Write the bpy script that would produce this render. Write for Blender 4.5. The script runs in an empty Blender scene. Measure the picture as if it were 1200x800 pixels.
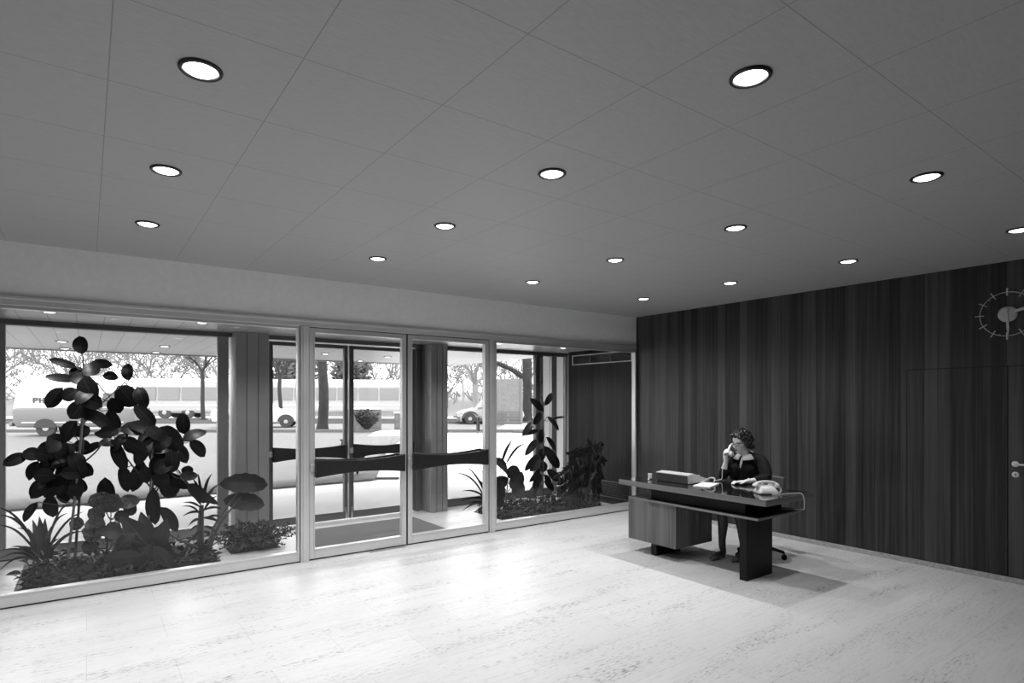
import bpy, bmesh, math, random
from mathutils import Vector, Matrix
R = random.Random(11)
PI = math.pi
C = bpy.context.scene.collection
# ------------------------------------------------------------------ dimensions of the hall (metres)
EYE = 1.637; CEIL = 2.897; SOFFIT = 2.47
GLASS = 5.972; OUTER = 7.75; WOOD = 6.812
LEFT = -2.6; BACK = -1.9
YAW = 0.6131
STREET = 0.30

def site(r, f, z=0.0):
    """point of the grounds: r across the street front, f away from the hall"""
    return Vector((r*math.cos(YAW)+f*math.sin(YAW), -r*math.sin(YAW)+f*math.cos(YAW), z))

# ------------------------------------------------------------------ materials
def nt(name):
    m = bpy.data.materials.new(name); m.use_nodes = True
    t = m.node_tree; b = t.nodes['Principled BSDF']
    return m, t, b
def grey(v): return (v, v, v, 1)
def N(t, kind, **kw):
    n = t.nodes.new(kind)
    for k, v in kw.items(): setattr(n, k, v)
    return n
def mth(t, op, a, b=None, c=None):
    n = t.nodes.new('ShaderNodeMath'); n.operation = op
    for i, x in enumerate((a, b, c)):
        if x is None: continue
        if isinstance(x, (int, float)): n.inputs[i].default_value = x
        else: t.links.new(x, n.inputs[i])
    return n.outputs[0]
def ramp(t, fac, stops):
    n = t.nodes.new('ShaderNodeValToRGB')
    e = n.color_ramp.elements
    while len(e) < len(stops): e.new(0.5)
    for el, (p, v) in zip(e, stops):
        el.position = p; el.color = grey(v)
    t.links.new(fac, n.inputs[0])
    return n.outputs[0]
def objco(t, scale=(1, 1, 1), loc=(0, 0, 0)):
    tc = t.nodes.new('ShaderNodeTexCoord'); mp = t.nodes.new('ShaderNodeMapping')
    mp.inputs['Scale'].default_value = scale; mp.inputs['Location'].default_value = loc
    t.links.new(tc.outputs['Object'], mp.inputs[0])
    return mp.outputs[0]
def noise(t, vec, scale, detail=3, rough=0.6):
    n = t.nodes.new('ShaderNodeTexNoise'); n.inputs['Scale'].default_value = scale
    n.inputs['Detail'].default_value = detail; n.inputs['Roughness'].default_value = rough
    t.links.new(vec, n.inputs['Vector'])
    return n.outputs[0]
def bump(t, b, h, strength=0.3, dist=0.01):
    n = t.nodes.new('ShaderNodeBump'); n.inputs['Strength'].default_value = strength
    n.inputs['Distance'].default_value = dist
    t.links.new(h, n.inputs['Height']); t.links.new(n.outputs[0], b.inputs['Normal'])
def plain(name, v, rough=0.5, metal=0.0, var=0.08, scale=20, spec=None, coat=0):
    m, t, b = nt(name)
    n = noise(t, objco(t), scale)
    t.links.new(ramp(t, n, [(0.3, v*(1-var)), (0.7, v*(1+var))]), b.inputs['Base Color'])
    b.inputs['Roughness'].default_value = rough; b.inputs['Metallic'].default_value = metal
    if spec is not None: b.inputs['Specular IOR Level'].default_value = spec
    b.inputs['Coat Weight'].default_value = coat
    return m
def wood(name, lo, hi, strip, across, along, rough=0.35, coat=0.0, seed=0.0, tone=0.5, spec=0.5):
    m, t, b = nt(name)
    tc = t.nodes.new('ShaderNodeTexCoord'); sp = t.nodes.new('ShaderNodeSeparateXYZ')
    t.links.new(tc.outputs['Object'], sp.inputs[0])
    def axis(w):
        o = None
        for i, k in enumerate(w):
            if k:
                q = mth(t, 'MULTIPLY', sp.outputs[i], float(k))
                o = q if o is None else mth(t, 'ADD', o, q)
        return o
    u = axis(across); v = axis(along)
    sid = mth(t, 'FLOOR', mth(t, 'DIVIDE', u, strip))
    wn = t.nodes.new('ShaderNodeTexWhiteNoise'); wn.noise_dimensions = '1D'
    t.links.new(mth(t, 'ADD', sid, seed), wn.inputs['W'])
    cb = t.nodes.new('ShaderNodeCombineXYZ')
    t.links.new(mth(t, 'MULTIPLY', u, 55.0), cb.inputs[0])
    t.links.new(mth(t, 'MULTIPLY', v, 0.9), cb.inputs[1])
    t.links.new(mth(t, 'MULTIPLY', wn.outputs[0], 37.0), cb.inputs[2])
    g1 = noise(t, cb.outputs[0], 1.0, 4, 0.55)
    cb2 = t.nodes.new('ShaderNodeCombineXYZ')
    t.links.new(mth(t, 'MULTIPLY', u, 16.0), cb2.inputs[0])
    t.links.new(mth(t, 'MULTIPLY', v, 0.35), cb2.inputs[1])
    t.links.new(mth(t, 'MULTIPLY', wn.outputs[0], 91.0), cb2.inputs[2])
    g2 = noise(t, cb2.outputs[0], 1.0, 2, 0.5)
    g = mth(t, 'ADD', mth(t, 'MULTIPLY', g1, 0.55), mth(t, 'MULTIPLY', g2, 0.45))
    g = mth(t, 'ADD', g, mth(t, 'MULTIPLY', mth(t, 'SUBTRACT', wn.outputs[0], 0.5), 0.22*tone))
    t.links.new(ramp(t, g, [(0.33, lo), (0.52, (lo+hi)/2), (0.68, hi)]), b.inputs['Base Color'])
    b.inputs['Roughness'].default_value = rough
    b.inputs['Coat Weight'].default_value = coat; b.inputs['Specular IOR Level'].default_value = spec
    return m
def joint_mask(t, co, period, offset, half):
    q = mth(t, 'DIVIDE', mth(t, 'SUBTRACT', co, offset), period)
    fr = mth(t, 'FRACT', mth(t, 'ADD', q, 0.5))
    d = mth(t, 'MULTIPLY', mth(t, 'ABSOLUTE', mth(t, 'SUBTRACT', fr, 0.5)), period)
    return mth(t, 'LESS_THAN', d, half)
def panel_mat(name, v, px, ox, py, oy, half, dark, rough=0.6):
    m, t, b = nt(name)
    tc = t.nodes.new('ShaderNodeTexCoord'); sp = t.nodes.new('ShaderNodeSeparateXYZ')
    t.links.new(tc.outputs['Object'], sp.inputs[0])
    k = joint_mask(t, sp.outputs[0], px, ox, half)
    if py: k = mth(t, 'MAXIMUM', k, joint_mask(t, sp.outputs[1], py, oy, half))
    n = noise(t, objco(t, (6, 30, 6)), 3.0, 4)
    base = ramp(t, n, [(0.3, v*0.94), (0.7, v*1.05)])
    mx = t.nodes.new('ShaderNodeMix'); mx.data_type = 'RGBA'
    t.links.new(k, mx.inputs[0]); t.links.new(base, mx.inputs[6]); mx.inputs[7].default_value = grey(dark)
    t.links.new(mx.outputs[2], b.inputs['Base Color'])
    b.inputs['Roughness'].default_value = rough
    return m
def travertine(name, v):
    m, t, b = nt(name)
    co = objco(t)
    br = t.nodes.new('ShaderNodeTexBrick')
    br.offset = 0.5; br.inputs['Scale'].default_value = 1.0
    br.inputs['Brick Width'].default_value = 0.92; br.inputs['Row Height'].default_value = 0.46
    br.inputs['Mortar Size'].default_value = 0.0022; br.inputs['Mortar Smooth'].default_value = 0.3
    br.inputs['Color1'].default_value = grey(v*0.955); br.inputs['Color2'].default_value = grey(v*1.02)
    br.inputs['Mortar'].default_value = grey(v*0.78)
    t.links.new(co, br.inputs['Vector'])
    n1 = noise(t, objco(t, (1.6, 22, 1)), 2.2, 6, 0.7)
    n2 = noise(t, objco(t, (7, 30, 1)), 2.6, 5, 0.7)
    n3 = noise(t, objco(t, (0.8, 1.5, 1)), 1.0, 2, 0.5)
    s1 = ramp(t, n1, [(0.28, 0.80), (0.46, 0.99), (0.72, 1.03)])
    n4 = noise(t, objco(t, (0.7, 4.5, 1)), 1.3, 3, 0.6)
    s2 = ramp(t, mth(t, 'SUBTRACT', n2, mth(t, 'MULTIPLY', mth(t, 'SUBTRACT', n4, 0.46), 0.55)), [(0.29, 0.42), (0.38, 0.94), (0.5, 1.0)])
    s3 = ramp(t, n3, [(0.3, 0.93), (0.7, 1.03)])
    def mul(a, c):
        mx = t.nodes.new('ShaderNodeMix'); mx.data_type = 'RGBA'; mx.blend_type = 'MULTIPLY'
        mx.inputs[0].default_value = 1.0
        t.links.new(a, mx.inputs[6]); t.links.new(c, mx.inputs[7]); return mx.outputs[2]
    t.links.new(mul(mul(mul(br.outputs[0], s1), s2), s3), b.inputs['Base Color'])
    t.links.new(ramp(t, n1, [(0.3, 0.44), (0.7, 0.32)]), b.inputs['Roughness'])
    return m
def glass_mat():
    m = bpy.data.materials.new('clear_glass'); m.use_nodes = True
    t = m.node_tree
    for n in list(t.nodes): t.nodes.remove(n)
    out = t.nodes.new('ShaderNodeOutputMaterial'); mix = t.nodes.new('ShaderNodeMixShader')
    tr = t.nodes.new('ShaderNodeBsdfTransparent'); gl = t.nodes.new('ShaderNodeBsdfGlossy')
    fr = t.nodes.new('ShaderNodeFresnel'); 
    ge = t.nodes.new('ShaderNodeNewGeometry')
    t.links.new(mth(t, 'ADD', mth(t, 'MULTIPLY', ge.outputs['Backfacing'], 1/1.36-1.36), 1.36), fr.inputs[0])
    tr.inputs[0].default_value = grey(0.96); gl.inputs['Roughness'].default_value = 0.0
    t.links.new(fr.outputs[0], mix.inputs[0]); t.links.new(tr.outputs[0], mix.inputs[1]); t.links.new(gl.outputs[0], mix.inputs[2])
    t.links.new(mix.outputs[0], out.inputs[0])
    return m
def emit(name, v, s):
    m, t, b = nt(name)
    b.inputs['Base Color'].default_value = grey(v)
    b.inputs['Emission Color'].default_value = grey(1); b.inputs['Emission Strength'].default_value = s
    return m
def leafmat(name, v, rib, rough=0.3, mottle=0.0, trans=0.06):
    m, t, b = nt(name)
    uv = t.nodes.new('ShaderNodeTexCoord'); sp = t.nodes.new('ShaderNodeSeparateXYZ')
    t.links.new(uv.outputs['UV'], sp.inputs[0])
    d = mth(t, 'ABSOLUTE', mth(t, 'SUBTRACT', sp.outputs[0], 0.5))
    k = mth(t, 'LESS_THAN', d, 0.022)
    n = noise(t, objco(t), 14 if not mottle else 60, 3)
    base = ramp(t, n, [(0.35, v*0.75), (0.65, v*(1.2+6*mottle))])
    mx = t.nodes.new('ShaderNodeMix'); mx.data_type = 'RGBA'
    t.links.new(k, mx.inputs[0]); t.links.new(base, mx.inputs[6]); mx.inputs[7].default_value = grey(rib)
    t.links.new(mx.outputs[2], b.inputs['Base Color'])
    b.inputs['Roughness'].default_value = rough; b.inputs['Specular IOR Level'].default_value = 0.25
    return m
def ground_mat(name, v, var, scale, rough=0.9):
    m, t, b = nt(name)
    n = noise(t, objco(t), scale, 6, 0.7); n2 = noise(t, objco(t), 0.35, 3)
    a = mth(t, 'ADD', mth(t, 'MULTIPLY', n, 0.6), mth(t, 'MULTIPLY', n2, 0.4))
    t.links.new(ramp(t, a, [(0.32, v*(1-var)), (0.68, v*(1+var*0.6))]), b.inputs['Base Color'])
    b.inputs['Roughness'].default_value = rough
    return m
def brickmat(name, v, w, h, mort):
    m, t, b = nt(name)
    br = t.nodes.new('ShaderNodeTexBrick'); br.inputs['Scale'].default_value = 1
    br.inputs['Brick Width'].default_value = w; br.inputs['Row Height'].default_value = h
    br.inputs['Mortar Size'].default_value = 0.012
    br.inputs['Color1'].default_value = grey(v*0.85); br.inputs['Color2'].default_value = grey(v*1.15)
    br.inputs['Mortar'].default_value = grey(mort)
    tc = t.nodes.new('ShaderNodeTexCoord'); sp = t.nodes.new('ShaderNodeSeparateXYZ'); cb = t.nodes.new('ShaderNodeCombineXYZ')
    t.links.new(tc.outputs['Object'], sp.inputs[0])
    t.links.new(mth(t, 'ADD', sp.outputs[0], sp.outputs[1]), cb.inputs[0]); t.links.new(sp.outputs[2], cb.inputs[1])
    t.links.new(cb.outputs[0], br.inputs['Vector']); t.links.new(br.outputs[0], b.inputs['Base Color'])
    b.inputs['Roughness'].default_value = 0.9
    return m

M = {}
M['ceiling'] = panel_mat('ceiling_panels', 0.41, 0.5863, 0.069, 0.588, 0.978, 0.0022, 0.25, 0.55)
M['plaster'] = plain('white_plaster', 0.87, 0.7, var=0.03)
M['dim_plaster'] = plain('grey_plaster', 0.14, 0.7, var=0.03)
M['soffit'] = panel_mat('soffit_planks', 0.45, 0.233, -0.08, 0, 0, 0.0035, 0.06, 0.32)
M['travertine'] = travertine('travertine', 0.68)
M['kerbstone'] = plain('travertine_skirting', 0.40, 0.5, var=0.25, scale=40)
M['wallwood'] = wood('dark_veneer', 0.005, 0.062, 0.105, (0.3, 1, 0), (0, 0, 1), 0.42, 0.0, 3.0, 1.5)
M['vestwood'] = wood('vestibule_veneer', 0.008, 0.036, 0.135, (0.3, 1, 0), (0, 0, 1), 0.6, 0.0, 13.0, 1.0, 0.25)
M['kerb'] = plain('kerb_granite', 0.075, 0.8, var=0.2)
M['deskwood'] = wood('walnut_upright_grain', 0.05, 0.17, 0.09, (1, 1, 0), (0, 0, 1), 0.35, 0.0, 8.0, 0.7)
M['edgewood'] = wood('walnut_edge', 0.10, 0.20, 0.3, (0, 0, 1), (1, 1, 0), 0.4, 0.0, 5.0, 0.3)
M['blacktop'] = plain('black_laminate', 0.012, 0.10, var=0.1, coat=0.3)
M['black'] = plain('black_lacquer', 0.005, 0.5, spec=0.25)
M['alu'] = plain('satin_aluminium', 0.72, 0.36, 0.6, var=0.03, scale=6)
M['darkalu'] = plain('bronze_aluminium', 0.13, 0.38, 0.4, var=0.05, scale=6)
M['bronze'] = plain('dark_bronze', 0.03, 0.5, 0.2)
M['midalu'] = plain('grey_aluminium', 0.30, 0.36, 0.35, var=0.05, scale=6)
M['glass'] = glass_mat()
M['gap'] = plain('rubber_gasket', 0.012, 0.8)
M['leather'] = plain('black_leather', 0.010, 0.42, var=0.5, scale=60)
M['mat'] = ground_mat('coir', 0.13, 0.25, 160)
M['lens'] = emit('lamp_lens', 0.9, 6.0)
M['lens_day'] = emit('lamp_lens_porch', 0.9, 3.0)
M['baffle'] = plain('black_baffle', 0.008, 0.4)
M['soil'] = ground_mat('potting_soil', 0.028, 0.6, 60)
M['rubber_leaf'] = leafmat('rubber_leaf', 0.009, 0.035, 0.42)
M['broad_leaf'] = leafmat('broad_leaf', 0.024, 0.06, 0.42)
M['cover_leaf'] = leafmat('cover_leaf', 0.013, 0.03, 0.5)
M['strap_leaf'] = leafmat('strap_leaf', 0.045, 0.10, 0.35)
M['mottled_leaf'] = leafmat('mottled_leaf', 0.03, 0.06, 0.40, mottle=0.45)
M['fine_leaf'] = leafmat('fine_leaf', 0.04, 0.09, 0.40)
M['pale_leaf'] = leafmat('pale_leaf', 0.09, 0.15, 0.40)
M['palm_leaf'] = leafmat('palm_leaf', 0.016, 0.06, 0.35)
M['stem'] = plain('green_stem', 0.07, 0.5)
M['stake'] = plain('bamboo_stake', 0.24, 0.5)
M['white'] = plain('ivory_plastic', 0.72, 0.28, var=0.02)
M['paper'] = plain('paper', 0.85, 0.7, var=0.02)
M['consoledark'] = plain('console_dark_side', 0.07, 0.4)
M['consolelight'] = plain('console_pale_top', 0.55, 0.35)
M['skin'] = plain('skin', 0.72, 0.45, var=0.04)
M['hair'] = plain('dark_hair', 0.012, 0.28, var=0.4, scale=80)
M['cloth'] = plain('black_wool', 0.005, 0.8, var=0.4, scale=90, spec=0.3)
M['collar'] = plain('white_linen', 0.72, 0.8, var=0.03)
M['stocking'] = plain('dark_stocking', 0.06, 0.5)
M['shoe'] = plain('grey_leather', 0.14, 0.3)
M['lips'] = plain('lip', 0.14, 0.4)
M['eye'] = plain('eye', 0.5, 0.2)
M['iris'] = plain('iris', 0.01, 0.2)
M['frame'] = plain('dark_spectacles', 0.012, 0.2)
M['seatcloth'] = plain('grey_upholstery', 0.10, 0.7)
M['chrome'] = plain('chrome', 0.6, 0.15, 1.0)
M['clockmetal'] = plain('clock_steel', 0.55, 0.3, 0.3)
M['porcelain'] = plain('porcelain', 0.75, 0.25)
M['paving'] = ground_mat('pale_paving', 0.50, 0.06, 8)
M['lawn'] = ground_mat('winter_lawn', 0.118, 0.22, 9)
M['asphalt'] = ground_mat('asphalt', 0.135, 0.10, 6)
M['park'] = ground_mat('park_grass', 0.125, 0.15, 1.2)
M['bark'] = ground_mat('rough_bark', 0.018, 0.9, 4)
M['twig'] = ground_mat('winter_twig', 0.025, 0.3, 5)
M['palehazetwig'] = ground_mat('haze_paled_twig', 0.20, 0.2, 5)  # haze over the farther trees is painted into this lighter colour
M['hazetwig'] = ground_mat('haze_paled_far_twig', 0.19, 0.2, 5)  # thicket colour lightened to imitate haze across the park
M['evergreen'] = ground_mat('evergreen', 0.075, 0.3, 3)
M['carwhite'] = plain('white_car_paint', 0.62, 0.2, var=0.01)
M['carmid'] = plain('pale_grey_car_paint', 0.25, 0.2, var=0.01)
M['vangrey'] = plain('van_grey_paint', 0.14, 0.3, var=0.02)
M['carglass'] = plain('car_window', 0.05, 0.1)
M['tyre'] = plain('tyre', 0.035, 0.8)
M['hub'] = plain('hubcap', 0.35, 0.3, 0.6)
M['busbody'] = plain('bus_body', 0.32, 0.4)
M['busband'] = plain('bus_windows', 0.17, 0.3)
M['block'] = ground_mat('pale_roughcast', 0.15, 0.35, 7)
M['brick'] = brickmat('brick', 0.09, 0.45, 0.16, 0.13)
M['stone'] = plain('pale_stone', 0.70, 0.8, var=0.05, scale=4)
M['bushes'] = ground_mat('winter_bush', 0.013, 0.5, 8)
M['ink'] = plain('grey_lettering', 0.08, 0.6)

# ------------------------------------------------------------------ mesh builder
class MB:
    def __init__(s): s.v = []; s.f = []; s.uv = {}; s.sm = []
    def add(s, vs, fs, smooth=False, uvs=None):
        o = len(s.v); s.v += [tuple(p) for p in vs]
        for i, f in enumerate(fs):
            s.f.append([o+k for k in f]); s.sm.append(smooth)
            if uvs: s.uv[len(s.f)-1] = [uvs[k] for k in f]
        return s
    def box(s, a, b):
        x0, y0, z0 = (min(a[i], b[i]) for i in range(3)); x1, y1, z1 = (max(a[i], b[i]) for i in range(3))
        return s.add([(x0,y0,z0),(x1,y0,z0),(x1,y1,z0),(x0,y1,z0),(x0,y0,z1),(x1,y0,z1),(x1,y1,z1),(x0,y1,z1)],
              [(0,3,2,1),(4,5,6,7),(0,1,5,4),(1,2,6,5),(2,3,7,6),(3,0,4,7)])
    def obox(s, c, ax, ay, az):
        c = Vector(c); ax = Vector(ax); ay = Vector(ay); az = Vector(az); v = []
        for k in (-1, 1):
            for i, j in ((-1,-1),(1,-1),(1,1),(-1,1)): v.append(c+ax*i+ay*j+az*k)
        return s.add(v, [(0,3,2,1),(4,5,6,7),(0,1,5,4),(1,2,6,5),(2,3,7,6),(3,0,4,7)])
    def bar(s, p, q, w, h):
        p = Vector(p); q = Vector(q); d = q-p; L = d.length; d.normalize()
        up = Vector((0,0,1)) if abs(d.z) < 0.95 else Vector((1,0,0))
        a = d.cross(up).normalized(); b = a.cross(d)
        return s.obox((p+q)/2, d*L/2, a*w/2, b*h/2)
    def prism(s, poly, axis, a, b, smooth=False):
        """extrude a 2-D outline (in the two other axes, in order) along axis from a to b"""
        n = len(poly); v = []
        for k in (a, b):
            for p, q in poly:
                v.append({'x': (k,p,q), 'y': (p,k,q), 'z': (p,q,k)}[axis])
        f = [tuple(range(n))[::-1], tuple(range(n, 2*n))] + [(i,(i+1)%n,n+(i+1)%n,n+i) for i in range(n)]
        return s.add(v, f, smooth)
    def tube(s, pts, rad, n=8, caps=True, flat=None):
        pts = [Vector(p) for p in pts]; m = len(pts)
        if not hasattr(rad, '__len__'): rad = [rad]*m
        v = []; f = []; prev = None
        for i, p in enumerate(pts):
            d = (pts[min(i+1,m-1)]-pts[max(i-1,0)])
            d = d.normalized() if d.length > 1e-9 else Vector((0,0,1))
            if prev is None:
                up = Vector((0,0,1)) if abs(d.z) < 0.9 else Vector((1,0,0))
                a = d.cross(up).normalized()
            else:
                a = prev-d*prev.dot(d)
                a = a.normalized() if a.length > 1e-6 else d.orthogonal().normalized()
            prev = a; b = d.cross(a)
            r = rad[i]; ra, rb = (r if hasattr(r, '__len__') else (r, r))
            for k in range(n):
                t = 2*PI*k/n; v.append(p+a*math.cos(t)*ra+b*math.sin(t)*rb)
        for i in range(m-1):
            for k in range(n):
                f.append((i*n+k, i*n+(k+1)%n, (i+1)*n+(k+1)%n, (i+1)*n+k))
        if caps:
            f.append(tuple(range(n))[::-1]); f.append(tuple(range((m-1)*n, m*n)))
        return s.add(v, f, True)
    def lathe(s, prof, c=(0,0,0), n=24, axis='z', caps=True):
        v = []; f = []; m = len(prof)
        for r, h in prof:
            for k in range(n):
                t = 2*PI*k/n; a, b = r*math.cos(t), r*math.sin(t)
                p = {'z': (a,b,h), 'x': (h,a,b), 'y': (b,h,a)}[axis]
                v.append((c[0]+p[0], c[1]+p[1], c[2]+p[2]))
        for i in range(m-1):
            for k in range(n): f.append((i*n+k, i*n+(k+1)%n, (i+1)*n+(k+1)%n, (i+1)*n+k))
        if caps: f.append(tuple(range(n))[::-1]); f.append(tuple(range((m-1)*n, m*n)))
        return s.add(v, f, True)
    def ell(s, c, r, nu=16, nv=10, mat=None):
        v = []; f = []
        for j in range(nv+1):
            ph = PI*j/nv
            for i in range(nu):
                t = 2*PI*i/nu
                p = Vector((r[0]*math.sin(ph)*math.cos(t), r[1]*math.sin(ph)*math.sin(t), r[2]*math.cos(ph)))
                if mat: p = mat @ p
                v.append(Vector(c)+p)
        for j in range(nv):
            for i in range(nu):
                f.append((j*nu+i, (j+1)*nu+i, (j+1)*nu+(i+1)%nu, j*nu+(i+1)%nu))
        return s.add(v, f, True)
    def limb(s, pts, rad, n=14, sub=6):
        """tapered rounded limb, catmull-rom through pts"""
        P, Q = spline(pts, sub, rad)
        p0, p1 = P[0], P[1]; e0, e1 = P[-1], P[-2]
        hd = (p0-p1).normalized(); td = (e0-e1).normalized()
        A = [(p0+hd*Q[0]*math.sin(a), max(1e-4, Q[0]*math.cos(a))) for a in (1.5, 1.1, 0.6)]
        B = [(e0+td*Q[-1]*math.sin(a), max(1e-4, Q[-1]*math.cos(a))) for a in (0.6, 1.1, 1.5)]
        pp = [a for a, _ in A]+P+[a for a, _ in B]; rr = [r for _, r in A]+Q+[r for _, r in B]
        return s.tube(pp, rr, n)
    def leaf(s, base, tip, w, kind='oval', hint=(-0.25,-1,0.35), droop=0.10, fold=0.12, nt_=8, wave=0.0, arch=0.0):
        b = Vector(base); t = Vector(tip); d = t-b; L = d.length; d.normalize()
        n = Vector(hint); n = n-d*n.dot(d)
        if n.length < 1e-3: n = d.orthogonal()
        n.normalize(); sd = d.cross(n)
        v = []; uv = []; cols = (-1, -0.5, 0, 0.5, 1)
        for i in range(nt_+1):
            q = i/nt_
            if kind == 'oval': hw = (1-abs(2*q**0.95-1)**2.1)**0.64 if 0 < q < 1 else 0
            elif kind == 'lance': hw = math.sin(PI*q**0.75)**0.9
            elif kind == 'strap': hw = min(1, 6*q+0.5)*(1-q**4)
            elif kind == 'heart': hw = (1-q)**0.55*min(1, q*9+0.35)*1.05
            else: hw = math.sin(PI*q)
            hw = max(hw, 0.03)*w/2
            if wave: hw *= 1+wave*(1 if i % 2 else -1)
            c = b+d*L*q - n*(-droop*L*(math.sin(PI*q)*0.8)) + Vector((0,0,-droop*L*q*q*0.3+arch*L*math.sin(PI*q)))
            for k in cols:
                v.append(c+sd*hw*k+n*(fold*abs(k)*hw*1.2)); uv.append(((k+1)/2, q))
        f = []
        for i in range(nt_):
            for k in range(4): f.append((i*5+k, i*5+k+1, i*5+k+6, i*5+k+5))
        return s.add(v, f, True, uv)
    def mesh(s, name, m):
        me = bpy.data.meshes.new(name); me.from_pydata(s.v, [], s.f)
        me.polygons.foreach_set('use_smooth', s.sm)
        if s.uv:
            l = me.uv_layers.new(name='UVMap')
            for fi, us in s.uv.items():
                for li, u in zip(me.polygons[fi].loop_indices, us): l.data[li].uv = u
        me.materials.append(m); me.update()
        if any(s.sm): me.set_sharp_from_angle(angle=math.radians(42))
        return me
    def build(s, name, m, parent=None, bevel=0, solid=0, segs=2):
        o = bpy.data.objects.new(name, s.mesh(name, m)); C.objects.link(o)
        if parent: attach(o, parent)
        if solid:
            k = o.modifiers.new('thickness', 'SOLIDIFY'); k.thickness = solid; k.offset = 0
        if bevel:
            k = o.modifiers.new('bevel', 'BEVEL'); k.width = bevel; k.segments = segs; k.limit_method = 'ANGLE'; k.harden_normals = False
        return o
def spline(pts, sub, rad=None):
    P = [Vector(p) for p in pts]; n = len(P); out = []; ro = []
    if rad is not None and not hasattr(rad, '__len__'): rad = [rad]*n
    for i in range(n-1):
        p0, p1, p2, p3 = P[max(i-1,0)], P[i], P[i+1], P[min(i+2,n-1)]
        for k in range(sub):
            t = k/sub
            out.append(0.5*((2*p1)+(p2-p0)*t+(2*p0-5*p1+4*p2-p3)*t*t+(3*p1-p0-3*p2+p3)*t**3))
            if rad is not None: ro.append(rad[i]*(1-t)+rad[i+1]*t)
    out.append(P[-1])
    if rad is not None: ro.append(rad[-1])
    return (out, ro) if rad is not None else out
def attach(o, parent):
    o.parent = parent
    o.matrix_parent_inverse = Matrix.Translation(-parent.location) if parent.parent is None else Matrix.Identity(4)
def thing(name, label, cat, loc=(0,0,0), group=None):
    o = bpy.data.objects.new(name, None); C.objects.link(o); o.location = loc
    o.empty_display_size = 0.1
    o['label'] = label; o['category'] = cat
    if group: o['group'] = group
    return o
def tag(o, label, cat, group=None, kind=None):
    o['label'] = label; o['category'] = cat
    if group: o['group'] = group
    if kind: o['kind'] = kind
    return o
def struct(o, label=None):
    o['kind'] = 'structure'
    if label: o['label'] = label
    return o
def sroot(name, label):
    o = bpy.data.objects.new(name, None); C.objects.link(o); o['kind'] = 'structure'; o['label'] = label
    return o
def dup(root, loc, label=None):
    """copy of a thing with copies of its parts, sub-parts and lamps"""
    d = Vector(loc)-root.location
    r = root.copy(); C.objects.link(r); r.location = loc
    if label: r['label'] = label
    for ch in list(root.children):
        c = ch.copy(); C.objects.link(c); c.parent = r; c.matrix_parent_inverse = ch.matrix_parent_inverse.copy()
        for g in list(ch.children):
            e = g.copy(); C.objects.link(e); e.parent = c; e.matrix_parent_inverse = g.matrix_parent_inverse.copy()
    return r
def remesh(name, mb, m, voxel, parent, smooth=2, dec=0):
    """one continuous skin over overlapping closed shapes"""
    me = mb.mesh(name, m); o = bpy.data.objects.new(name, me); C.objects.link(o)
    k = o.modifiers.new('r', 'REMESH'); k.mode = 'VOXEL'; k.voxel_size = voxel; k.use_smooth_shade = True
    if smooth:
        k = o.modifiers.new('s', 'SMOOTH'); k.factor = 0.5; k.iterations = smooth
    dg = bpy.context.evaluated_depsgraph_get()
    ev = o.evaluated_get(dg); new = bpy.data.meshes.new_from_object(ev)
    o.modifiers.clear(); o.data = new; new.name = name
    if not new.materials: new.materials.append(m)
    for p in new.polygons: p.use_smooth = True
    bpy.data.meshes.remove(me)
    if parent: attach(o, parent)
    return o
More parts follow.
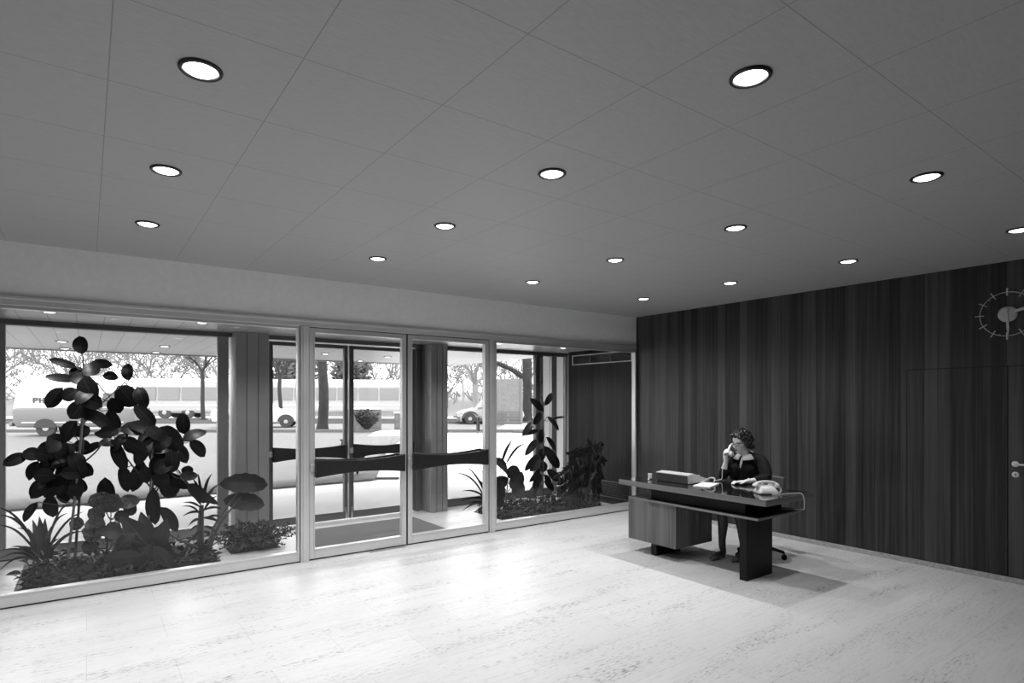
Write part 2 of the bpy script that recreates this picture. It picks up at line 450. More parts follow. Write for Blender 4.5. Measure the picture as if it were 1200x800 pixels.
RUBBER_TALL = [(-0.244, 7.214, 0.996, -0.406, 7.261, 0.944, 0.155),
 (-0.217, 7.22, 0.867, -0.338, 7.213, 0.692, 0.156),
 (-0.119, 7.067, 1.127, -0.043, 7.05, 0.939, 0.154),
 (-0.161, 7.146, 1.208, -0.283, 7.167, 1.045, 0.164),
 (-0.045, 7.296, 1.631, 0.048, 7.231, 1.439, 0.17),
 (0.062, 7.144, 1.761, -0.037, 7.142, 1.563, 0.168),
 (-0.03, 7.218, 2.107, -0.059, 7.271, 2.3, 0.14),
 (-0.08, 7.238, 1.976, -0.307, 7.264, 2.055, 0.084),
 (0.027, 7.231, 1.997, 0.224, 7.259, 2.023, 0.113),
 (-0.059, 7.263, 1.865, -0.101, 7.281, 1.986, 0.131),
 (-0.079, 7.208, 1.846, -0.335, 7.149, 1.872, 0.093),
 (0.136, 7.281, 1.897, 0.277, 7.268, 1.882, 0.105),
 (0.364, 7.186, 1.845, 0.358, 7.229, 2.035, 0.126),
 (-0.199, 7.296, 1.769, -0.325, 7.382, 1.571, 0.139),
 (-0.029, 6.995, 1.866, 0.074, 6.962, 1.648, 0.199),
 (-0.037, 7.091, 1.92, 0.118, 7.076, 1.958, 0.165),
 (-0.009, 7.038, 1.631, -0.132, 7.047, 1.464, 0.164),
 (0.131, 7.018, 1.58, -0.063, 6.982, 1.673, 0.157),
 (0.21, 7.29, 1.667, 0.294, 7.32, 1.513, 0.154),
 (0.437, 7.138, 1.783, 0.517, 7.073, 1.568, 0.145),
 (0.27, 7.294, 1.793, 0.441, 7.335, 1.585, 0.214),
 (-0.016, 7.057, 1.538, 0.217, 7.019, 1.347, 0.137),
 (0.185, 7.195, 1.543, 0.283, 7.222, 1.354, 0.124),
 (-0.078, 7.075, 1.437, -0.188, 7.152, 1.235, 0.164),
 (-0.2, 7.094, 1.205, -0.311, 7.066, 1.294, 0.153),
 (0.217, 7.259, 1.257, 0.062, 7.212, 1.308, 0.087),
 (-0.044, 7.207, 1.096, 0.126, 7.156, 1.222, 0.084),
 (-0.467, 7.181, 1.112, -0.646, 7.141, 1.037, 0.116),
 (-0.359, 7.112, 1.087, -0.498, 7.169, 1.156, 0.134),
 (-0.38, 7.14, 1.053, -0.451, 7.131, 0.878, 0.116),
 (-0.277, 7.187, 0.875, -0.438, 7.143, 0.703, 0.163),
 (-0.252, 7.047, 0.913, -0.419, 7.03, 0.935, 0.143),
 (-0.383, 7.078, 0.666, -0.482, 7.028, 0.498, 0.097),
 (-0.206, 7.295, 0.772, -0.163, 7.239, 0.612, 0.121),
 (-0.286, 7.248, 0.699, -0.275, 7.312, 0.476, 0.146),
 (-0.065, 7.214, 1.002, 0.055, 7.152, 0.888, 0.14),
 (0.184, 7.15, 0.572, 0.153, 7.057, 0.873, 0.161),
 (-0.182, 7.184, 1.08, -0.351, 7.216, 1.003, 0.183),
 (-0.146, 7.068, 1.129, -0.276, 7.009, 1.181, 0.163),
 (-0.216, 7.164, 0.999, -0.112, 7.104, 0.829, 0.164),
 (-0.112, 7.09, 1.21, -0.2, 7.084, 1.089, 0.164),
 (-0.164, 7.274, 0.9, -0.273, 7.256, 0.765, 0.167),
 (-0.077, 7.035, 1.044, -0.023, 7.072, 0.868, 0.136),
 (-0.136, 7.252, 0.814, -0.066, 7.255, 0.634, 0.13),
 (-0.276, 7.008, 1.099, -0.403, 6.971, 1.149, 0.142),
 (-0.092, 7.119, 1.292, 0.026, 7.126, 1.373, 0.128),
 (-0.292, 7.063, 0.988, -0.359, 7.102, 0.824, 0.125),
 (-0.108, 7.258, 0.958, -0.248, 7.314, 1.03, 0.168),
 (-0.009, 7.271, 1.369, -0.121, 7.212, 1.271, 0.132),
 (-0.141, 7.176, 0.857, -0.221, 7.12, 0.71, 0.125),
 (-0.185, 7.276, 1.253, -0.199, 7.307, 1.071, 0.126),
 (-0.107, 7.232, 1.029, -0.148, 7.198, 0.889, 0.146),
 (-0.211, 7.011, 0.938, -0.03, 7.06, 0.929, 0.138),
 (-0.114, 7.184, 1.178, 0.041, 7.199, 1.179, 0.135),
 (-0.078, 7.141, 0.873, -0.016, 7.175, 0.718, 0.145),
 (-0.092, 7.099, 0.87, -0.064, 7.068, 0.686, 0.128),
 (-0.313, 7.104, 1.044, -0.132, 7.072, 1.044, 0.122),
 (-0.21, 7.19, 1.149, -0.393, 7.253, 1.187, 0.142),
 (-0.211, 7.015, 1.243, -0.307, 6.967, 1.153, 0.13),
 (0.048, 7.154, 1.856, -0.141, 7.183, 1.852, 0.133),
 (-0.036, 7.052, 1.64, 0.033, 7.018, 1.445, 0.13),
 (0.054, 7.011, 1.75, -0.083, 6.939, 1.606, 0.134),
 (-0.072, 7.148, 1.75, -0.189, 7.171, 1.648, 0.139),
 (-0.072, 7.198, 1.829, 0.055, 7.158, 1.761, 0.13),
 (0.089, 7.025, 1.818, 0.026, 7.077, 1.665, 0.121)]
RUBBER_WIDE = [(0.58, 6.812, 1.319, 0.337, 6.793, 1.411, 0.143),
 (0.577, 6.86, 1.378, 0.394, 6.909, 1.596, 0.134),
 (0.617, 6.808, 1.37, 0.807, 6.713, 1.141, 0.201),
 (0.743, 6.903, 1.193, 0.863, 6.853, 0.985, 0.147),
 (0.693, 6.655, 1.142, 0.713, 6.632, 0.919, 0.142),
 (0.557, 6.81, 1.328, 0.574, 6.832, 1.083, 0.162),
 (0.49, 6.697, 1.123, 0.278, 6.741, 1.289, 0.121),
 (0.217, 6.798, 1.238, 0.319, 6.725, 0.955, 0.129),
 (0.285, 6.911, 0.99, 0.345, 6.968, 0.721, 0.122),
 (0.476, 6.928, 1.02, 0.382, 6.969, 0.717, 0.144),
 (0.476, 6.711, 0.996, 0.493, 6.746, 0.813, 0.112),
 (0.621, 6.927, 0.887, 0.906, 6.935, 0.711, 0.127),
 (0.644, 6.929, 0.85, 0.77, 7.009, 0.623, 0.215),
 (0.774, 6.765, 0.84, 0.965, 6.829, 0.855, 0.106),
 (0.874, 6.938, 0.841, 0.893, 6.96, 0.947, 0.12),
 (0.845, 6.646, 0.787, 1.125, 6.608, 0.564, 0.086),
 (0.861, 6.836, 0.763, 1.059, 6.857, 0.552, 0.138),
 (0.851, 6.881, 1.28, 0.83, 6.905, 1.514, 0.148),
 (0.804, 6.693, 1.221, 1.038, 6.775, 1.324, 0.134),
 (0.882, 6.811, 1.22, 1.037, 6.872, 1.046, 0.138),
 (0.549, 6.708, 0.77, 0.574, 6.833, 0.387, 0.141),
 (0.618, 6.817, 0.55, 0.779, 6.875, 0.275, 0.134),
 (0.548, 6.876, 1.195, 0.661, 6.943, 0.963, 0.163),
 (0.553, 6.757, 1.073, 0.607, 6.691, 0.861, 0.132),
 (0.524, 6.77, 1.245, 0.403, 6.705, 1.001, 0.142),
 (0.603, 6.813, 1.066, 0.685, 6.873, 0.791, 0.153),
 (0.494, 6.757, 1.375, 0.623, 6.705, 1.245, 0.131),
 (0.7, 6.651, 1.021, 0.544, 6.64, 0.939, 0.154),
 (0.455, 6.825, 1.33, 0.278, 6.756, 1.364, 0.166),
 (0.706, 6.852, 1.154, 0.512, 6.807, 1.131, 0.147),
 (0.532, 6.676, 0.885, 0.686, 6.73, 0.807, 0.157),
 (0.565, 6.807, 1.293, 0.42, 6.858, 1.235, 0.139),
 (0.512, 6.804, 0.951, 0.651, 6.758, 0.876, 0.142),
 (0.7, 6.718, 1.267, 0.549, 6.707, 1.154, 0.139),
 (0.698, 6.844, 1.155, 0.578, 6.879, 1.044, 0.14),
 (0.647, 6.879, 1.305, 0.452, 6.904, 1.275, 0.148),
 (0.369, 6.722, 1.237, 0.483, 6.712, 1.08, 0.136),
 (0.335, 6.762, 1.312, 0.202, 6.76, 1.142, 0.111),
 (0.256, 6.726, 1.357, 0.085, 6.732, 1.313, 0.117),
 (0.244, 6.787, 1.221, 0.092, 6.727, 1.223, 0.113),
 (0.357, 6.902, 1.279, 0.387, 6.912, 1.104, 0.141)]
BROAD_LEAVES = [(0.474, 6.682, 0.198, 0.334, 6.738, 0.5, 0.169),
 (0.516, 6.662, 0.196, 0.445, 6.789, 0.538, 0.152),
 (0.581, 6.567, 0.189, 0.652, 6.543, 0.495, 0.151),
 (0.424, 6.466, 0.168, 0.121, 6.508, 0.189, 0.13),
 (0.513, 6.622, 0.204, 0.26, 6.646, 0.548, 0.185),
 (0.536, 6.734, 0.221, 0.696, 6.679, 0.39, 0.171),
 (0.477, 6.526, 0.229, 0.381, 6.569, 0.004, 0.14),
 (0.525, 6.684, 0.105, 0.503, 6.682, -0.119, 0.127),
 (0.53, 6.48, 0.231, 0.723, 6.451, -0.025, 0.132),
 (0.402, 6.688, 0.207, 0.227, 6.688, 0.232, 0.134),
 (0.327, 6.59, 0.32, 0.203, 6.563, 0.036, 0.139),
 (0.617, 6.635, 0.102, 0.807, 6.65, 0.026, 0.11),
 (0.393, 6.652, 0.382, 0.361, 6.713, 0.141, 0.13),
 (0.451, 6.668, 0.279, 0.662, 6.644, 0.144, 0.138),
 (0.386, 6.533, 0.372, 0.21, 6.59, 0.19, 0.137),
 (0.445, 6.679, 0.337, 0.464, 6.742, 0.11, 0.14),
 (0.505, 6.519, 0.251, 0.709, 6.587, 0.03, 0.123),
 (0.564, 6.705, 0.282, 0.727, 6.616, 0.046, 0.126),
 (0.283, 6.548, 0.374, 0.096, 6.569, 0.411, 0.13)]
RUBBER_CORNER = [(5.622, 6.72, 1.474, 5.414, 6.788, 1.679, 0.11),
 (5.661, 6.747, 1.564, 5.839, 6.776, 1.759, 0.098),
 (5.634, 6.754, 1.525, 5.569, 6.716, 1.718, 0.037),
 (5.584, 6.734, 1.462, 5.436, 6.734, 1.286, 0.11),
 (5.544, 6.848, 1.318, 5.274, 6.794, 1.123, 0.11),
 (5.623, 6.842, 1.187, 5.305, 6.814, 1.134, 0.074),
 (5.683, 6.834, 1.211, 5.615, 6.812, 0.981, 0.111),
 (5.698, 6.731, 1.396, 5.877, 6.662, 1.187, 0.123),
 (5.774, 6.7, 1.356, 6.058, 6.728, 1.39, 0.037),
 (5.539, 6.781, 1.051, 5.251, 6.703, 0.841, 0.11),
 (5.812, 6.886, 1.074, 6.028, 6.913, 0.85, 0.125),
 (5.615, 6.692, 0.963, 5.957, 6.753, 0.615, 0.146),
 (5.707, 6.821, 0.912, 5.616, 6.813, 0.71, 0.124),
 (5.572, 6.8, 0.829, 5.406, 6.901, 0.586, 0.098),
 (5.598, 6.772, 0.753, 5.419, 6.794, 0.583, 0.122),
 (5.715, 6.831, 0.715, 5.684, 6.815, 0.549, 0.124),
 (5.593, 6.765, 0.625, 5.418, 6.813, 0.428, 0.11),
 (5.664, 6.831, 0.523, 5.491, 6.823, 0.318, 0.123),
 (5.759, 6.803, 0.584, 5.991, 6.751, 0.402, 0.136),
 (5.761, 6.865, 0.408, 5.888, 6.793, 0.248, 0.125),
 (5.632, 6.832, 0.396, 5.393, 6.823, 0.173, 0.099),
 (5.653, 6.737, 0.521, 5.782, 6.75, 0.328, 0.11)]
ROUND_LEAVES = [(4.967, 6.739, 0.571, 4.632, 6.646, 0.831, 0.209),
 (4.966, 6.718, 0.524, 5.081, 6.666, 0.705, 0.209),
 (4.987, 6.787, 0.416, 4.727, 6.76, 0.538, 0.223),
 (4.97, 6.681, 0.381, 5.14, 6.622, 0.619, 0.208),
 (4.833, 6.618, 0.4, 4.629, 6.58, 0.328, 0.193),
 (4.971, 6.642, 0.312, 5.202, 6.661, 0.438, 0.183),
 (4.934, 6.798, 0.209, 4.73, 6.765, 0.149, 0.173)]
PALM_LEAVES = [(4.65, 6.778, 0.155, 4.111, 6.794, 0.674, 0.033),
 (4.666, 6.779, 0.177, 4.254, 6.737, 0.752, 0.027),
 (4.806, 6.982, 0.159, 4.528, 6.9, 0.538, 0.034),
 (4.823, 6.963, 0.135, 4.319, 6.976, 0.365, 0.034),
 (4.688, 6.769, 0.152, 4.158, 6.694, 0.149, 0.04),
 (4.816, 6.931, 0.202, 4.5, 6.791, 0.695, 0.027),
 (4.744, 6.807, 0.165, 4.176, 6.834, 0.243, 0.027),
 (4.879, 7.0, 0.312, 4.946, 7.008, 0.872, 0.021),
 (4.998, 6.952, 0.685, 5.108, 6.804, 1.078, 0.042),
 (4.993, 6.838, 0.695, 5.328, 6.782, 1.008, 0.034),
 (4.885, 7.03, 0.119, 4.551, 7.001, 0.034, 0.035),
 (4.766, 6.99, 0.075, 4.384, 6.898, 0.189, 0.027)]
STRAP_LEAVES = [(-0.346, 7.1, 0.107, -0.703, 7.287, 0.635, 0.025),
 (-0.349, 7.173, 0.107, -0.695, 7.208, 0.565, 0.025),
 (-0.348, 7.014, 0.126, -0.686, 7.176, 0.481, 0.021),
 (-0.327, 6.987, 0.17, -0.093, 7.176, 0.623, 0.024),
 (-0.329, 7.175, 0.129, -0.009, 7.265, 0.514, 0.025),
 (-0.333, 7.108, 0.127, -0.144, 6.993, 0.554, 0.025),
 (-0.318, 7.057, 0.136, -0.023, 7.107, 0.336, 0.031),
 (-0.361, 7.142, 0.075, -0.686, 7.108, 0.23, 0.025),
 (-0.369, 7.181, 0.051, -0.68, 7.048, 0.163, 0.025),
 (-0.343, 7.043, 0.119, -0.515, 6.968, 0.282, 0.025),
 (-0.35, 7.053, 0.077, -0.689, 7.144, 0.023, 0.025),
 (-0.375, 7.168, 0.137, -0.536, 7.084, 0.438, 0.031),
 (-0.33, 7.048, 0.116, -0.21, 6.98, 0.317, 0.025),
 (-0.367, 7.144, 0.075, -0.589, 7.131, 0.259, 0.025)]
BROMELIAD = [(-0.356, 7.052, 0.201, -0.418, 7.023, 0.523, 0.065),
 (-0.362, 7.166, 0.177, -0.374, 7.147, 0.531, 0.075),
 (-0.347, 7.134, 0.182, -0.329, 7.163, 0.498, 0.066),
 (-0.365, 7.095, 0.168, -0.455, 7.106, 0.424, 0.058),
 (-0.331, 7.075, 0.167, -0.277, 7.017, 0.442, 0.058),
 (-0.28, 7.099, 0.096, -0.331, 7.069, 0.317, 0.066),
 (-0.279, 7.069, 0.103, -0.303, 7.02, 0.339, 0.058)]
CROTON = [(0.132, 7.062, 0.427, 0.019, 7.052, 0.561, 0.158),
 (0.163, 6.869, 0.54, 0.252, 6.799, 0.726, 0.174),
 (0.269, 6.873, 0.57, 0.439, 6.931, 0.656, 0.166),
 (0.129, 6.906, 0.622, 0.032, 6.923, 0.713, 0.155),
 (0.073, 6.877, 0.424, -0.009, 6.888, 0.457, 0.115),
 (0.236, 6.937, 0.436, 0.345, 6.962, 0.505, 0.137),
 (0.308, 6.958, 0.51, 0.418, 6.945, 0.569, 0.139),
 (0.199, 6.891, 0.575, 0.115, 6.904, 0.75, 0.117),
 (0.117, 7.04, 0.261, -0.023, 7.064, 0.343, 0.148),
 (0.186, 6.945, 0.313, 0.271, 6.927, 0.416, 0.147),
 (0.096, 7.056, 0.175, -0.044, 7.097, 0.187, 0.138),
 (0.198, 6.854, 0.202, 0.341, 6.877, 0.245, 0.135),
 (0.075, 7.023, 0.483, 0.16, 7.045, 0.616, 0.147),
 (-0.016, 7.075, 0.408, -0.14, 7.116, 0.433, 0.13),
 (0.005, 6.881, 0.456, 0.158, 6.945, 0.418, 0.135),
 (0.073, 6.903, 0.335, -0.042, 6.891, 0.386, 0.109),
 (0.27, 7.079, 0.286, 0.16, 7.042, 0.221, 0.131),
 (0.264, 6.922, 0.375, 0.293, 6.936, 0.215, 0.121),
 (0.066, 6.889, 0.372, 0.198, 6.863, 0.36, 0.114)]
DRACAENA = [(1.016, 6.903, 0.532, 0.929, 6.926, 0.811, 0.034),
 (1.023, 6.894, 0.551, 0.983, 6.96, 0.867, 0.027),
 (1.027, 6.917, 0.547, 1.134, 7.01, 0.852, 0.034),
 (1.026, 6.908, 0.53, 1.21, 7.004, 0.724, 0.034),
 (1.0, 6.85, 0.496, 0.827, 6.879, 0.573, 0.027),
 (1.001, 6.852, 0.45, 0.832, 6.919, 0.422, 0.027),
 (1.021, 6.878, 0.462, 1.212, 6.868, 0.461, 0.027),
 (1.005, 6.88, 0.372, 0.872, 6.856, 0.32, 0.034),
 (1.007, 6.783, 0.406, 1.17, 6.768, 0.335, 0.034),
 (0.991, 6.785, 0.318, 0.872, 6.737, 0.288, 0.034),
 (1.006, 6.777, 0.317, 1.153, 6.771, 0.218, 0.027),
 (1.007, 6.897, 0.515, 0.885, 6.834, 0.69, 0.034),
 (1.021, 6.875, 0.444, 1.151, 6.809, 0.623, 0.027),
 (1.001, 6.852, 0.414, 0.804, 6.817, 0.548, 0.02),
 (1.024, 6.84, 0.377, 1.221, 6.871, 0.367, 0.027),
 (0.998, 6.834, 0.254, 0.9, 6.824, 0.179, 0.034),
 (1.023, 6.891, 0.24, 1.133, 6.847, 0.133, 0.034)]
ALOCASIA = [(1.644, 6.706, 0.704, 1.164, 6.783, 0.763, 0.217),
 (1.619, 6.75, 0.474, 1.227, 6.905, 0.566, 0.209)]
MONSTERA = [(6.412, 6.456, 0.732, 5.946, 6.489, 0.82, 0.171),
 (6.459, 6.466, 0.754, 6.345, 6.5, 0.969, 0.159),
 (6.48, 6.562, 0.585, 6.084, 6.488, 0.463, 0.174),
 (6.355, 6.472, 0.444, 5.885, 6.612, 0.362, 0.171),
 (6.429, 6.473, 0.491, 6.545, 6.515, 0.024, 0.159),
 (6.365, 6.557, 0.235, 5.877, 6.489, -0.006, 0.159),
 (6.543, 6.551, 0.662, 6.683, 6.504, 0.685, 0.134),
 (6.445, 6.471, 0.768, 5.576, 6.321, 0.52, 0.185),
 (6.483, 6.472, 0.832, 5.843, 6.377, 0.645, 0.186),
 (6.407, 6.415, 0.709, 6.168, 6.503, 0.377, 0.184),
 (6.379, 6.441, 0.577, 5.793, 6.471, 0.259, 0.171),
 (6.502, 6.51, 0.629, 6.688, 6.564, 0.409, 0.133),
 (6.406, 6.562, 0.43, 6.12, 6.602, 0.055, 0.16),
 (6.414, 6.44, 0.509, 6.576, 6.491, 0.225, 0.118),
 (6.185, 6.428, 0.656, 5.875, 6.525, 0.539, 0.168),
 (6.348, 6.466, 0.734, 5.989, 6.424, 0.784, 0.158),
 (6.296, 6.449, 0.32, 5.832, 6.421, 0.174, 0.157),
 (6.582, 6.552, 0.794, 6.744, 6.6, 0.959, 0.081)]
# ================================================================== THE HALL
BED_L = (-0.51, 6.37, 1.13, 7.45); BED_R = (4.66, 6.335, 6.70, 7.20); BED_M = (1.26, 6.68, 1.78, 7.10)
def floor_mesh():
    xs = sorted({LEFT, 7.2, BED_L[0], BED_L[2], BED_R[0], BED_R[2], BED_M[0], BED_M[2]})
    ys = sorted({BACK, 7.85, BED_L[1], BED_L[3], BED_R[1], BED_R[3], BED_M[1], BED_M[3]})
    mb = MB()
    for i in range(len(xs)-1):
        for j in range(len(ys)-1):
            cx, cy = (xs[i]+xs[i+1])/2, (ys[j]+ys[j+1])/2
            if any(b[0] < cx < b[2] and b[1] < cy < b[3] for b in (BED_L, BED_R, BED_M)): continue
            mb.add([(xs[i],ys[j],0),(xs[i+1],ys[j],0),(xs[i+1],ys[j+1],0),(xs[i],ys[j+1],0)], [(0,1,2,3)])
    for b in (BED_L, BED_R, BED_M):
        z = -0.12
        for p, q in (((b[0],b[1]),(b[2],b[1])),((b[2],b[1]),(b[2],b[3])),((b[2],b[3]),(b[0],b[3])),((b[0],b[3]),(b[0],b[1]))):
            mb.add([(p[0],p[1],0),(q[0],q[1],0),(q[0],q[1],z),(p[0],p[1],z)], [(0,1,2,3)])
    return mb
struct(floor_mesh().build('floor', M['travertine']), 'pale travertine floor')
struct(MB().box((LEFT-.1,BACK-.1,CEIL),(WOOD+.1,GLASS+.1,CEIL+.08)).build('ceiling', M['ceiling']), 'grey panelled ceiling')
struct(MB().box((LEFT-.1,GLASS-.01,SOFFIT-.005),(WOOD,GLASS+.06,CEIL)).build('wall_front', M['plaster']), 'pale plaster band above the glazing')
struct(MB().box((WOOD,BACK,0),(WOOD+.12,GLASS+.035,CEIL)).build('wall_right', M['wallwood']), 'dark wood panelled wall')
struct(MB().box((LEFT-.1,BACK,0),(LEFT,OUTER+.1,CEIL)).build('wall_left', M['dim_plaster']))
struct(MB().box((LEFT-.1,BACK-.1,0),(WOOD+.1,BACK,CEIL)).build('wall_back', M['dim_plaster']))
struct(MB().box((LEFT,GLASS+.06,SOFFIT),(7.15,OUTER,SOFFIT+.08)).build('ceiling_vestibule', M['soffit']), 'plank soffit of the vestibule')
struct(MB().box((WOOD,GLASS+.035,0.0),(WOOD+.2,7.47,SOFFIT)).build('wall_vestibule', M['vestwood']), 'dark wood side wall of the vestibule')
struct(MB().box((7.0,7.47,-.02),(7.14,8.55,SOFFIT)).build('wall_porch', M['stone']), 'pale side wall of the porch')
struct(MB().box((LEFT,OUTER-.05,0),(-0.83,OUTER+.05,SOFFIT)).build('wall_outer', M['dim_plaster']))
struct(MB().box((WOOD-.022,BACK,0),(WOOD,GLASS-.02,0.048)).build('baseboard_right', M['kerbstone'], bevel=.002), 'stone skirting under the wood wall')
# aluminium strip where the wood wall meets the glazing
t = MB()
for k in range(3): t.box((WOOD-.028,GLASS-.02+.022*k,.0),(WOOD-.001,GLASS-.003+.022*k,SOFFIT-.005))
struct(t.build('trim_1', M['alu'], bevel=.002), 'bright aluminium strip at the end of the glazing')

# ---- flush door in the wood wall and its neighbour leaf
def flush_door(name, y0, y1, handle):
    r = sroot(name, 'flush wood door in the panelled wall')
    x = WOOD-.004
    MB().box((x,y0+.004,.052),(x+.0035,y1-.004,1.945)).build('leaf', M['wallwood'], r)
    g = MB()
    for y in (y0, y1): g.box((x+.001,y-.004,.05),(x+.0038,y+.004,1.95))
    g.box((x+.001,y0,1.945),(x+.0038,y1,1.953))
    g.build('gap', M['gap'], r)
    if handle:
        h = MB()
        y = y1-.055
        h.lathe([(.001,-.012),(.024,-.012),(.027,-.008),(.027,0)], (x,y,1.07), 24, 'x')
        h.tube([(x-.01,y,1.07),(x-.05,y,1.07)], .009, 12)
        h.tube(spline([(x-.05,y+.005,1.07),(x-.052,y-.03,1.071),(x-.05,y-.13,1.068)], 4), .009, 12)
        h.build('lever_handle', M['porcelain'], r)
        e = MB(); e.lathe([(.001,-.008),(.022,-.008),(.026,-.005),(.026,0)], (x,y,.975), 24, 'x')
        e.build('key_escutcheon', M['porcelain'], r)
        k = MB(); k.lathe([(.001,-.0095),(.006,-.0095),(.006,-.007)], (x,y,.98), 12, 'x'); k.box((x-.0095,y-.0025,.962),(x-.007,y+.0025,.98))
        k.build('keyhole', M['gap'], r)
flush_door('door_5', 1.625, 2.413, False)
flush_door('door_6', 0.80, 1.625, True)

# ---- inner glazing
def rails(mb, x0, x1, z0, z1, y, w, d, bottom=None, top=None):
    b = w if bottom is None else bottom; tp = w if top is None else top
    mb.box((x0,y-d/2,z0),(x0+w,y+d/2,z1)); mb.box((x1-w,y-d/2,z0),(x1,y+d/2,z1))
    mb.box((x0+w,y-d/2,z0),(x1-w,y+d/2,z0+b)); mb.box((x0+w,y-d/2,z1-tp),(x1-w,y+d/2,z1))
    # glazing beads
    e = .012
    for yy in (y-d/2-.004, y+d/2+.004):
        mb.box((x0+w-e,yy-.004,z0+b-e),(x0+w,yy+.004,z1-tp+e)); mb.box((x1-w,yy-.004,z0+b-e),(x1-w+e,yy+.004,z1-tp+e))
        mb.box((x0+w,yy-.004,z0+b-e),(x1-w,yy+.004,z0+b)); mb.box((x0+w,yy-.004,z1-tp),(x1-w,yy+.004,z1-tp+e))
    return mb
def pane(x0, x1, z0, z1, y, parent, name='pane'):
    return MB().box((x0,y-.004,z0),(x1,y+.004,z1)).build(name, M['glass'], parent)
hd = MB().box((LEFT,GLASS-.035,2.392),(WOOD-.03,GLASS+.04,SOFFIT-.004)).box((LEFT,GLASS-.043,2.44),(WOOD-.03,GLASS-.033,SOFFIT-.006))
struct(hd.build('trim_2', M['alu'], bevel=.003), 'aluminium head rail over the glazing')
def fixed_window(name, x0, x1, y, m, label, w=.045, bottom=.10, top=.03, z1=2.392, post0=0, post1=0):
    r = sroot(name, label)
    f = rails(MB(), x0, x1, 0.012, z1, y, w, .06, bottom, top)
    f.build('window_frame', m, r, bevel=.003)
    pane(x0+w, x1-w, .012+bottom, z1-top, y, r)
    MB().box((x0,y-.028,0.0),(x1,y+.028,.012)).build('gasket', M['gap'], r)
    return r
fixed_window('window_1', LEFT, 1.765, GLASS, M['alu'], 'large fixed window left of the inner doors', w=.02)
fixed_window('window_2', 4.182, WOOD-.03, GLASS, M['alu'], 'fixed window right of the inner doors', w=.02)
for i, (a, b) in enumerate(((1.772,1.859),(4.097,4.175))):
    p = MB().box((a,GLASS-.045,0),(b,GLASS+.045,2.392)).box((a+.02,GLASS-.055,0),(b-.02,GLASS-.044,2.392))
    struct(p.build('trim_%d' % (3+i), M['alu'], bevel=.003), 'aluminium post beside the inner doors')
def push_bar(x0, x1, y, z, parent, side):
    """leather wrapped push bar, waisted in the middle"""
    n = 14; top = []; bot = []
    for i in range(n+1):
        q = i/n; x = x0+(x1-x0)*q
        h = .060+.037*abs(2*q-1)**1.7
        top.append((x, z+h)); bot.append((x, z-h*1.0))
    mb = MB().prism(top+bot[::-1], 'y', y-.014, y+.014)
    o = mb.build('push_bar', M['leather'], parent, bevel=.006)
    br = MB()
    for x in (x0+.012, x1-.012): br.box((x-.010,min(y,y+side*.075),z-.09),(x+.010,max(y,y+side*.075),z+.09))
    br.build('bracket', M['leather'], o, bevel=.003)
    return o
def glass_door(name, x0, x1, y, m, label, stile=.053, z1=2.385, bottom=.10, top=.05, bars=((-1),(1)), lock=1, foot=0):
    r = sroot(name, label)
    rails(MB(), x0, x1, .014, z1, y, stile, .05, bottom, top).build('door_frame', m, r, bevel=.003)
    pane(x0+stile, x1-stile, .014+bottom, z1-top, y, r)
    for sgn in bars:
        push_bar(x0+stile*.85, x1-stile*.85, y+sgn*.085, .945, r, -sgn)
    lx = x0+stile*.6 if lock > 0 else x1-stile*.6
    b = MB().box((lx-.03,y-.040,.91),(lx+.022,y+.040,.985)); b.build('lock_box', M['alu'], r, bevel=.003)
    if foot:
        fx = x1-.03 if foot > 0 else x0+.03
        MB().box((fx-.014,y-.045,.02),(fx+.014,y-.024,.17)).tube([(fx,y-.05,.05),(fx,y-.05,.15)], .007, 8).build('floor_bolt', M['chrome'], r, bevel=.002)
    return r
glass_door('door_1', 1.867, 2.959, GLASS, M['alu'], 'left inner glass door with black push bar')
glass_door('door_2', 2.98, 4.086, GLASS, M['alu'], 'right inner glass door with black push bar')
struct(MB().box((1.86,GLASS-.03,2.386),(4.09,GLASS+.03,2.392)).box((2.959,GLASS-.012,0),(2.98,GLASS+.012,2.39)).box((1.86,GLASS-.02,.0),(4.09,GLASS+.02,.013)).build('trim_5', M['gap']), 'dark gap between the inner doors')
# floor grating slot in front of the left inner door
gr = MB()
gr.box((2.50,GLASS-.085,.0),(2.92,GLASS-.045,.003))
struct(gr.build('trim_6', M['midalu']), 'narrow floor slot before the left inner door')

# ---- outer glazing
oh = MB().box((LEFT,OUTER-.05,2.42),(7.0,OUTER+.05,SOFFIT)).box((LEFT,OUTER-.065,2.455),(7.0,OUTER-.04,SOFFIT))
struct(oh.build('trim_7', M['darkalu'], bevel=.003), 'dark head rail over the outer glazing')
fixed_window('window_3', -0.80, 1.43, OUTER, M['midalu'], 'large outer window behind the left planting bed', w=.125, bottom=.11, z1=2.42, top=.01)  # paler metal than the other outer frames imitates light on the left post
fixed_window('window_4', 4.40, 6.30, OUTER, M['darkalu'], 'outer window behind the right planting bed', w=.02, bottom=.11, z1=2.42, top=.01)
fixed_window('window_5', 6.43, 6.98, OUTER, M['darkalu'], 'narrow outer window beside the vestibule side wall', w=.012, bottom=.11, z1=2.42, top=.01)
struct(MB().box((6.29,OUTER-.05,0),(6.43,OUTER+.05,2.42)).build('trim_8', M['darkalu'], bevel=.004), 'dark mullion of the outer glazing')
st = MB()
for k in range(5): st.box((6.36+.006*(k%2),OUTER-.07,0.2+k*.44),(6.40,OUTER-.05,.2+k*.44+.42))
struct(st.build('trim_9', M['midalu'], bevel=.002), 'grey cover strip on the dark mullion')
struct(MB().box((6.64,OUTER-.04,0),(6.755,OUTER+.04,2.42)).build('trim_10', M['midalu'], bevel=.004), 'grey mullion near the side wall')
